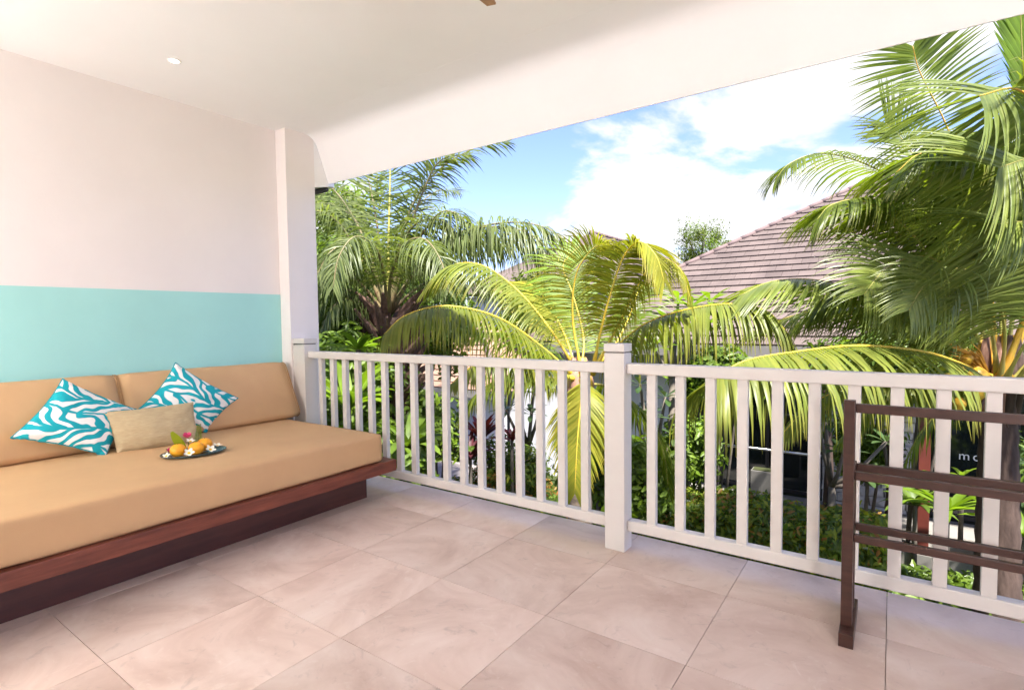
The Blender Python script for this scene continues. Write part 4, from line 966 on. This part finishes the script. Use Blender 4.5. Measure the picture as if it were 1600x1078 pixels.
# ------------------------------------------------------------------ left dark palm
ob = at(606, 492, 8.2)
P4 = empty('dark_oil_palm', (ob.x, ob.y, GZ), 'stout dark trunked palm with grey green plumed fronds behind the left railing', 'palm')
bs = at(622, 640, 8.2)
trunk(P4, (bs.x, bs.y, GZ), ob + Vector((0, 0, -0.05)), 0.34, 0.26, MT['trunkd'])
k = 0; hgt = ob.z - GZ
for ring in range(9):
    zc = ob.z + 0.05 - ring * 0.17
    for j in range(8):
        a = j * math.pi / 4 + ring * 0.42 + random.uniform(-.2, .2); d = Vector((math.cos(a), math.sin(a), 0)); mb = MB()
        t = (zc - GZ) / hgt; c = Vector((bs.x + (ob.x - bs.x) * t, bs.y + (ob.y - bs.y) * t, zc))
        up = random.uniform(0.28, 0.42); o_ = random.uniform(0.22, 0.42)
        mb.tube([c + d * 0.22 + Vector((0, 0, -0.18)), c + d * 0.30, c + d * (0.30 + o_ * 0.5) + Vector((0, 0, up * 0.45)), c + d * (0.30 + o_) + Vector((0, 0, up * random.uniform(0.75, 1.0)))], [0.075, 0.07, 0.045, 0.018], 6)
        place(mb, 'leaf_base', MT['boot'], P4, smooth=False)
O_ = dict(lm='oil', rib='ribD')
OF = [
 ([(600, 480, 8.2), (560, 400, 8.0), (530, 350, 7.8), (495, 330, 7.6), (455, 350, 7.5)], 0.55),
 ([(600, 480, 8.2), (575, 390, 8.3), (540, 320, 8.4), (505, 285, 8.4), (470, 285, 8.4)], 0.35),
 ([(603, 480, 8.3), (593, 380, 8.6), (580, 300, 8.9), (568, 255, 9.1), (560, 225, 9.3)], 0.15),
 ([(606, 480, 8.2), (607, 380, 8.3), (609, 300, 8.4), (610, 240, 8.5), (612, 190, 8.6)], 0.10),
 ([(608, 480, 8.2), (625, 380, 8.2), (650, 310, 8.2), (690, 262, 8.2), (750, 228, 8.2), (795, 222, 8.2)], 0.30),
 ([(608, 480, 8.2), (640, 400, 8.0), (675, 345, 7.8), (700, 330, 7.6), (730, 350, 7.5), (745, 400, 7.4)], 0.6),
 ([(610, 485, 8.2), (660, 410, 8.0), (720, 365, 7.8), (790, 348, 7.6), (850, 355, 7.5), (895, 385, 7.4)], 0.72),
 ([(610, 485, 8.4), (650, 420, 8.7), (700, 380, 9.0), (760, 370, 9.2), (820, 385, 9.3), (850, 410, 9.4)], 0.7),
 ([(604, 485, 8.0), (600, 430, 7.6), (585, 385, 7.2), (555, 370, 6.9), (530, 400, 6.7), (520, 450, 6.6)], 0.7),
 ([(600, 488, 8.2), (560, 440, 8.0), (520, 420, 7.8), (480, 430, 7.6), (440, 470, 7.5)], 0.7),
 ([(600, 492, 8.2), (570, 465, 8.1), (530, 450, 8.0), (490, 460, 8.0), (450, 500, 8.0)], 0.8),
 ([(606, 485, 7.9), (612, 425, 7.5), (635, 380, 7.1), (665, 375, 6.8), (690, 410, 6.6), (700, 455, 6.5)], 0.7),
 ([(608, 488, 8.3), (660, 445, 8.5), (710, 430, 8.7), (760, 445, 8.8), (800, 480, 8.9)], 0.75),
 ([(604, 480, 8.6), (620, 400, 9.2), (640, 340, 9.8), (680, 300, 10.3), (720, 300, 10.7)], 0.35),
 ([(602, 480, 8.5), (585, 410, 9.0), (560, 350, 9.5), (520, 320, 10.0), (480, 320, 10.3)], 0.4),
 ([(606, 480, 8.1), (640, 360, 8.0), (665, 290, 7.9), (690, 250, 7.8), (735, 240, 7.7)], 0.35),
]
OF += [
 ([(608, 480, 8.1), (640, 410, 7.9), (700, 370, 7.7), (760, 355, 7.5), (820, 362, 7.3), (870, 400, 7.2)], 0.8),
 ([(604, 480, 8.1), (580, 420, 7.8), (545, 385, 7.5), (515, 395, 7.3), (495, 430, 7.2)], 0.75),
 ([(606, 480, 8.2), (620, 400, 8.0), (650, 350, 7.8), (690, 345, 7.6), (720, 375, 7.5)], 0.65),
]
for i, (pp, dr) in enumerate(OF):
    frond(P4, P3(pp), L=(0.98 if i in (6, 7, 16) else 0.72), n=(110 if i in (6, 7, 16) else 78), droop=dr, fwd=0.35, W=0.028, plume=0.5, jit=0.2, start=0.14, seed=50 + i, r0=0.028,
          lm='oill' if i in (4, 3, 2) else 'oil', rib='ribD' if i != 3 else 'ribG', nseg=4, wind=((i % 3 - 1) * 0.15, 0, 0))
for i, pp in enumerate(([(590, 520, 8.0), (550, 470, 7.8), (520, 480, 7.6), (500, 520, 7.6)], [(625, 520, 8.1), (660, 480, 8.0), (700, 490, 8.0), (720, 530, 8.0)])):
    frond(P4, P3(pp), L=0.5, n=50, droop=0.8, fwd=0.3, plume=0.4, seed=80 + i, **O_)

# ------------------------------------------------------------------ leafy plants
def leafcloud(mb, c, rad, n, size, rnd, aspect=0.42, nseg=2, lump=0.35, top=False, shell=0.35, seed=0, box=None):
    for i in range(n):
        if box:
            p = Vector((rnd.uniform(box[0], box[1]), rnd.uniform(box[2], box[3]), 0))
            if rnd.random() < 0.5: p.z = box[5]; nr = Vector((rnd.uniform(-.5, .5), rnd.uniform(-.8, .3), 1))
            else: p.y = box[2]; p.z = rnd.uniform(box[4], box[5]); nr = Vector((rnd.uniform(-.5, .5), -1, rnd.uniform(-.1, .9)))
            off = noise.noise(p * 1.7 + Vector((seed, 0, 0))) * lump + noise.noise(p * 5) * lump * 0.35
            p += Vector((0, -off * 0.7, off)) + Vector((rnd.gauss(0, .03), rnd.uniform(0, .18), -rnd.uniform(0, .16)))
        else:
            d = Vector((rnd.gauss(0, 1), rnd.gauss(0, 1), rnd.gauss(0, 1))).normalized()
            if top and d.z < -0.2: d.z = -d.z
            q = 1 - shell * rnd.random() ** 1.3; q *= 1 + lump * noise.noise(d * 2.1 + Vector((seed, 0, seed)))* 1.6
            p = c + Vector((d.x * rad[0], d.y * rad[1], d.z * rad[2])) * q; nr = d + Vector((0, 0, 0.5))
        nr = (nr + Vector((rnd.gauss(0, .45), rnd.gauss(0, .45), rnd.gauss(0, .45)))).normalized()
        ax = nr.orthogonal().normalized(); ax = (Matrix.Rotation(rnd.uniform(0, 6.28), 3, nr) @ ax); ax = (ax + Vector((0, 0, -0.25))).normalized()
        L = size * rnd.uniform(0.6, 1.25); petalmesh(mb, p, ax, nr, L, L * aspect * 0.5, -0.15, nseg)
def shrub(name, label, c, rad, n, size, lms, cat='shrub', group=None, aspect=0.42, top=False, shell=0.4, seed=0, stems=5, lump=0.35):
    rnd = random.Random(seed + 11); c = Vector(c)
    t_ = empty(name, (c.x, c.y, GZ), label, cat, group)
    mb = MB()
    for k in range(stems):
        a = 6.28 * k / stems; e_ = c + Vector((math.cos(a) * rad[0] * 0.55, math.sin(a) * rad[1] * 0.55, rad[2] * 0.35))
        s0 = Vector((c.x + math.cos(a) * 0.08, c.y + math.sin(a) * 0.08, GZ)); mb.tube([s0, s0.lerp(e_, 0.5) + Vector((0, 0, 0.1)), e_], [0.03, 0.022, 0.010], 6)
    place(mb, 'stems', MT['branch'], t_, smooth=True)
    for j, (lm, fr) in enumerate(lms):
        mb = MB(); leafcloud(mb, c, rad, int(n * fr), size, rnd, aspect, 2, lump, top, shell, seed); o = place(mb, 'foliage' if j == 0 else 'new_leaves', LM[lm], t_, kind='stuff')
    return t_
def strap(name, label, base, n, L, W, lm, cat='plant', group=None, seed=0, droop=0.55, up=1.2, stem=0.0):
    """clump of long arching leaves, each a part"""
    rnd = random.Random(seed); base = Vector(base); t_ = empty(name, (base.x, base.y, GZ), label, cat, group)
    if stem or base.z > GZ + 0.3:
        mb = MB(); mb.tube([(base.x, base.y, GZ), base + Vector((0, 0, 0.02))], [0.035, 0.025], 7); place(mb, 'stem', MT['branch'], t_, smooth=True)
    for k in range(n):
        a = k * 2.4 + rnd.uniform(-.3, .3); q = k / n
        d0 = Vector((math.cos(a), math.sin(a), up * (1.5 - 1.2 * q) + rnd.uniform(-.2, .2))).normalized()
        mb = MB(); ll = L * rnd.uniform(0.75, 1.1); pts = [base + Vector((0, 0, 0.0))]; cur = base.copy(); vs = []; al = []; m_ = 7; d = d0
        side = d0.cross(Vector((0, 0, 1))).normalized()
        for i in range(m_ + 1):
            t = i / m_; w_ = W * 0.5 * (0.22 + 0.78 * math.sin(math.pi * min(1, t * 0.93 + 0.05)) ** 0.8) * (1 if t < 0.99 else 0.1)
            nn = side.cross(d)
            vs += [cur - side * w_ + nn * w_ * 0.35, cur.copy(), cur + side * w_ + nn * w_ * 0.35]; al += [t + .001] * 3
            d = (d + Vector((0, 0, -1)) * droop * 0.30 * (0.3 + t)).normalized(); cur = cur + d * ll / m_
        fs = []
        for i in range(m_):
            b = i * 3; fs += [(b, b + 3, b + 4, b + 1), (b + 1, b + 4, b + 5, b + 2)]
        mb.add(vs, fs, al); place(mb, 'leaf', LM[lm], t_, smooth=True)
    return t_
def plumeria(name, label, base, tips, lm, L=0.26, W=0.085, nl=10, seed=0, group=None, flower=None):
    rnd = random.Random(seed); base = Vector(base); t_ = empty(name, (base.x, base.y, GZ), label, 'tree', group)
    fork = base
    mb = MB(); mb.tube([(base.x, base.y, GZ), base], [0.07, 0.045], 8); place(mb, 'trunk', MT['branch'], t_, smooth=True)
    for tp in tips:
        tp = Vector(tp); mid = fork.lerp(tp, 0.5) + Vector((0, 0, -0.08)); mb = MB(); mb.tube([fork, mid, tp], [0.035, 0.028, 0.02], 7); place(mb, 'branch', MT['branch'], t_, smooth=True)
        for k in range(nl):
            a = k * 2.4 + rnd.uniform(-.2, .2); el = 0.9 - 1.1 * k / nl
            d = Vector((math.cos(a), math.sin(a), el)).normalized(); mb = MB(); q = L * rnd.uniform(0.8, 1.1)
            c = tp + Vector((0, 0, -0.03 * k / nl)) + d * 0.02; s_ = d.cross(Vector((0, 0, 1))).normalized(); up = s_.cross(d)
            vs = []; al = []
            for i in range(7):
                t = i / 6; w_ = W * 0.5 * (0.10 + 0.9 * math.sin(math.pi * t ** 1.5 * 0.97) ** 0.8 if t > 0.02 else 0.12)
                ce = c + d * q * t - Vector((0, 0, 1)) * q * 0.18 * t * t
                vs += [ce - s_ * w_ + up * w_ * .3, ce, ce + s_ * w_ + up * w_ * .3]; al += [t * .5 + .001] * 3
            mb.add(vs, [f for i in range(6) for f in ((i * 3, i * 3 + 3, i * 3 + 4, i * 3 + 1), (i * 3 + 1, i * 3 + 4, i * 3 + 5, i * 3 + 2))], al)
            place(mb, 'leaf', LM[lm], t_, smooth=True)
    if flower:
        for k in range(7):
            c = Vector(flower) + Vector((rnd.gauss(0, .04), rnd.gauss(0, .04), rnd.gauss(0, .035)))
            mb = MB()
            for j in range(5):
                a = 6.28 * j / 5 + k; d = Vector((math.cos(a), -0.4, math.sin(a))); petalmesh(mb, c, d, Vector((0, -1, 0.2)), 0.05, 0.018, 0.2, 3)
            place(mb, 'blossom', MT['petal'], t_, smooth=True)
    return t_

# hedge below the balcony: yellow and orange tips
def hedge(name, label, x0, x1, y0, y1, z1, n, seed, lms=(('hedge', 1.0), ('hyel', 0.38), ('hred', 0.08))):
    t_ = empty(name, ((x0 + x1) / 2, (y0 + y1) / 2, GZ), label, 'hedge')
    mb = MB(); rnd = random.Random(seed)
    for k in range(int((x1 - x0) * 5)):
        x = rnd.uniform(x0 + .1, x1 - .1); y = rnd.uniform(y0 + .15, y1 - .1); mb.tube([(x, y, GZ), (x + rnd.uniform(-.1, .1), y, z1 - 0.1)], [0.012, 0.006], 5)
    place(mb, 'stems', MT['branch'], t_, kind='stuff')
    for j, (lm, fr) in enumerate(lms):
        mb = MB(); leafcloud(mb, None, None, int(n * fr), 0.10 if j == 0 else 0.085, rnd, 0.45, 2, 0.14, seed=seed, box=(x0, x1, y0, y1, GZ, z1 + (0.03 if j else 0)))
        place(mb, 'foliage' if j == 0 else 'new_leaves', LM[lm], t_, kind='stuff')
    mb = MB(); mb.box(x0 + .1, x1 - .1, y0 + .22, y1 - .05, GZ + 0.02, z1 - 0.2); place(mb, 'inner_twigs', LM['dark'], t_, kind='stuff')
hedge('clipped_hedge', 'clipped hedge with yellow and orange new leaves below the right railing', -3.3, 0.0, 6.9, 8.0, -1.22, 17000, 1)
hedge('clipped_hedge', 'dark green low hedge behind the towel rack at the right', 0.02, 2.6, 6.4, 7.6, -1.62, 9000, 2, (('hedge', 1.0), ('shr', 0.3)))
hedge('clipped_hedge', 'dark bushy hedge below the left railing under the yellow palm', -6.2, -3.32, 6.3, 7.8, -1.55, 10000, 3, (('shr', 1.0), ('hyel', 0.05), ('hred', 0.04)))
LB = [
 ('tree_shrub', 'bright leafy bush filling the far left behind the railing', at(530, 600, 8.0), (0.9, 0.9, 1.0), 5200, 0.15, (('shr', 1), ('brt', .5)), 0.42),
 ('tree_shrub', 'tall bush beneath the dark palm fronds beside the pilaster', at(520, 470, 9.5), (1.3, 1.0, 1.0), 5000, 0.15, (('shr', 1), ('brt', .35)), 0.35),
 ('tree_shrub', 'low bush at the foot of the dark palm trunk', at(620, 660, 8.6), (1.1, 0.8, 0.75), 4600, 0.12, (('shr', 1), ('brt', .35)), 0.5),
 ('tree_shrub', 'green bush right of the dark palm trunk', at(680, 500, 10.5), (0.9, 0.8, 0.9), 3000, 0.14, (('shr', 1), ('brt', .4)), 0.4),
 ('tree_shrub', 'small round bush before the white pavilion wall', at(770, 715, 9.3), (0.42, 0.4, 0.38), 1400, 0.08, (('shr', 1),), 0.4),
 ('tree_shrub', 'yellow tipped bush before the white garden wall', at(818, 735, 8.6), (0.4, 0.4, 0.42), 1500, 0.09, (('shr', 1), ('hyel', .2)), 0.4),
 ('tree_shrub', 'dense bush right of the yellow palm trunk', at(965, 740, 6.4), (0.7, 0.5, 0.55), 2600, 0.11, (('shr', 1), ('brt', .3)), 0.45),
 ('tree_shrub', 'dark bush under the right coconut palm', at(1650, 790, 6.6), (0.6, 0.6, 0.8), 2600, 0.12, (('dark', 1), ('shr', .5)), 0.42),
 ('tree_shrub', 'green leafy mass behind the pale fronds at the right', at(1420, 560, 7.8), (1.1, 0.7, 0.6), 3600, 0.12, (('shr', 1), ('brt', .4)), 0.42),
 ('tree_shrub', 'green bush in front of the dark glass right of the centre post', at(1120, 590, 8.6), (0.7, 0.45, 0.5), 2400, 0.12, (('shr', 1), ('brt', .4)), 0.42),
 ('tree_shrub', 'tall bright bush between the centre post frangipani and the hedge', at(1075, 700, 8.0), (0.45, 0.35, 0.55), 1700, 0.11, (('brt', .6), ('shr', 1)), 0.42),
 ('tree_shrub', 'bright leafy bush before the rough stone pier', at(1350, 700, 8.4), (0.5, 0.35, 0.5), 1500, 0.11, (('brt', .5), ('shr', 1)), 0.42),
 ('tree_shrub', 'lush green bush behind the lowest left balusters', at(575, 720, 6.9), (0.8, 0.6, 0.5), 3000, 0.12, (('brt', .6), ('shr', 1)), 0.5),
]
for i, (nm, lb, c, rad, n_, sz, lms, asp) in enumerate(LB):
    shrub('leafy_shrub', lb, c, rad, n_, sz, lms, seed=20 + i, aspect=asp, group=None)
shrub('flowering_groundcover', 'orange tinged ground cover beside the grey board path', at(800, 752, 9.0), (0.9, 0.5, 0.22), 1500, 0.08, (('hred', .7), ('shr', .8)), seed=44, cat='plant', top=True)
# strap leaved plants
strap('red_ti_plant', 'taller burgundy leaved plant before the shaded white wall', at(752, 690, 8.8), 22, 0.62, 0.085, 'red', seed=1, up=1.5, group='burgundy plants by the pavilion')
strap('red_ti_plant', 'burgundy leaved plant nearest the grey board path', at(735, 720, 8.4), 20, 0.55, 0.08, 'red', seed=2, up=1.5, group='burgundy plants by the pavilion')
strap('red_ti_plant', 'dark red plant before the yellow tipped bush', at(800, 690, 8.3), 14, 0.30, 0.06, 'red', seed=3, up=1.5, group='burgundy plants by the pavilion')
strap('rosette_plant', 'bright lime rosette plant poking above the left rail', at(560, 548, 5.6), 16, 0.42, 0.085, 'brt', seed=4, up=0.7)
strap('banana_plant', 'broad leaved green plant between the second and fifth balusters', at(545, 640, 6.6), 14, 0.8, 0.16, 'brt', seed=5, up=1.1)
strap('banana_plant', 'broad leaved plant below the dark palm trunk', at(640, 700, 6.8), 14, 0.7, 0.13, 'shr', seed=6, up=1.0)
strap('birds_nest_fern', 'glossy green strap leaved fern seen through the towel rack', at(1480, 800, 6.6), 18, 0.75, 0.11, 'brt', seed=7, up=0.9)
strap('birds_nest_fern', 'broad green leaves right of the last visible baluster', at(1600, 840, 5.8), 14, 0.6, 0.12, 'brt', seed=8, up=0.9)
strap('birds_nest_fern', 'green leafy clump left of the towel rack, above the hedge', at(1430, 790, 7.4), 14, 0.55, 0.10, 'shr', seed=9, up=1.0)
strap('banana_plant', 'yellow green leafy plant beside the yellow palm trunk', at(935, 730, 6.2), 12, 0.55, 0.11, 'brt', seed=10, up=0.9)
strap('sprout_plant', 'small sprout with three leaves before the lettered glass', at(1503, 745, 7.6), 5, 0.25, 0.06, 'brt', seed=12, up=0.9)
# frangipani trees
plumeria('frangipani_tree', 'bright green frangipani crown with a white bloom behind the centre post', at(1050, 590, 8.0),
         [at(1082, 478, 7.8), at(1040, 500, 8.0), at(1110, 470, 8.2), at(1020, 540, 7.6), at(1060, 470, 8.4), at(1000, 500, 8.2), at(1100, 510, 7.7)], 'brt', L=0.34, W=0.10, nl=13, seed=1, flower=at(1001, 478, 7.8))
plumeria('frangipani_tree', 'dark leaved frangipani just right of the centre post', at(1020, 720, 7.8),
         [at(1000, 600, 7.6), at(1012, 650, 7.6), at(1040, 620, 7.8), at(990, 640, 7.9), at(1055, 680, 7.9)], 'dark', L=0.30, W=0.085, nl=11, seed=2)
plumeria('frangipani_tree', 'dark leaved frangipani before the white pavilion wall', at(825, 700, 9.0),
         [at(805, 610, 8.8), at(830, 645, 8.8), at(850, 610, 9.0), at(790, 640, 9.0), at(835, 590, 9.0)], 'dark', L=0.30, W=0.085, nl=11, seed=3)
plumeria('frangipani_tree', 'grey green frangipani rosette left of the towel rack post', at(1300, 760, 7.6),
         [at(1318, 705, 7.2), at(1290, 660, 7.4), at(1385, 690, 7.4), at(1350, 740, 7.4), at(1275, 640, 7.6)], 'dark', L=0.30, W=0.085, nl=12, seed=4)
# slim dark trunks behind
for px, lb in ((1293, 'slim dark trunk at the left of the rough stone pier'), (1392, 'slim dark trunk at the right of the rough stone pier')):
    b = at(px, 640, 7.7); t_ = empty('slender_tree', (b.x, b.y, GZ), lb, 'tree', None)
    mb = MB(); mb.tube([(b.x, b.y, GZ), (b.x + .03, b.y, -0.9), (b.x - .02, b.y, 0.3)], [0.07, 0.055, 0.04], 8); place(mb, 'trunk', MT['trunkd'], t_, smooth=True)
    mb = MB(); leafcloud(mb, Vector((b.x, b.y, 0.35)), (0.5, 0.45, 0.35), 700, 0.12, random.Random(px), 0.35); place(mb, 'crown', LM['shr'], t_, kind='stuff')
# trees beyond the roofs
def tree(label, c, rad, n_, sz, lms, name='leafy_tree', seed=0, aspect=0.35, lump=0.5, shell=0.8, group='trees beyond the roofs'):
    c = Vector(c); t_ = empty(name, (c.x, c.y, GZ), label, 'tree', group); rnd = random.Random(seed)
    mb = MB(); mb.tube([(c.x, c.y, GZ), (c.x + .1, c.y, c.z - rad[2] * .5), (c.x, c.y, c.z)], [0.18, 0.12, 0.05], 8); tr = place(mb, 'trunk', MT['branch'], t_, smooth=True)
    for k in range(8):
        e_ = c + Vector((rnd.uniform(-.7, .7) * rad[0], rnd.uniform(-.7, .7) * rad[1], rnd.uniform(-.1, .7) * rad[2])); mb = MB(); mb.tube([(c.x + .05, c.y, c.z - rad[2] * .45), e_], [0.05, 0.015], 5); place(mb, 'limb', MT['branch'], t_, smooth=True)
    for j, (lm, fr) in enumerate(lms):
        mb = MB()
        for b_ in range(9):
            cc_ = c + Vector((rnd.uniform(-.6, .6) * rad[0], rnd.uniform(-.6, .6) * rad[1], rnd.uniform(-.75, .6) * rad[2]))
            leafcloud(mb, cc_, [r_ * rnd.uniform(.4, .62) for r_ in rad], int(n_ * fr / 9), sz, rnd, aspect, 2, lump, False, shell, seed + b_)
        place(mb, 'crown' if j == 0 else 'mixed_crown', LM[lm], t_, kind='stuff')  # further leaf colours are scattered through the whole crown
tree('airy pale green tree rising behind the hipped roof left slope', at(1092, 392, 30), (1.5, 1.2, 1.9), 5200, 0.15, (('oill', 1), ('brt', .4)), seed=1)
tree('small sprig of a tree just over the hip line', at(1142, 385, 34), (0.55, 0.5, 0.5), 700, 0.2, (('oill', 1),), seed=2)
tree('pale green tree tops beyond the dark palm at the left', at(545, 345, 15), (1.3, 1.1, 1.1), 2200, 0.20, (('oill', 1), ('brt', .5)), seed=3)
tree('tall green trees standing far left behind the pilaster', at(500, 430, 14), (2.0, 1.3, 2.0), 6000, 0.2, (('shr', 1), ('oill', .5)), seed=4)
tree('green tree left behind the pavilion roof', at(640, 430, 17), (1.8, 1.3, 1.0), 5200, 0.2, (('shr', 1), ('oill', .5)), seed=5)
tree('bright bush like tree over the pavilion ridge', at(850, 470, 15), (1.6, 1.2, 0.9), 4200, 0.18, (('brt', .7), ('oill', 1)), seed=6)
tree('green tree to the right beyond the coconut fronds', at(1640, 380, 12), (2.2, 1.6, 2.0), 4200, 0.2, (('shr', 1), ('oill', .4)), seed=7)
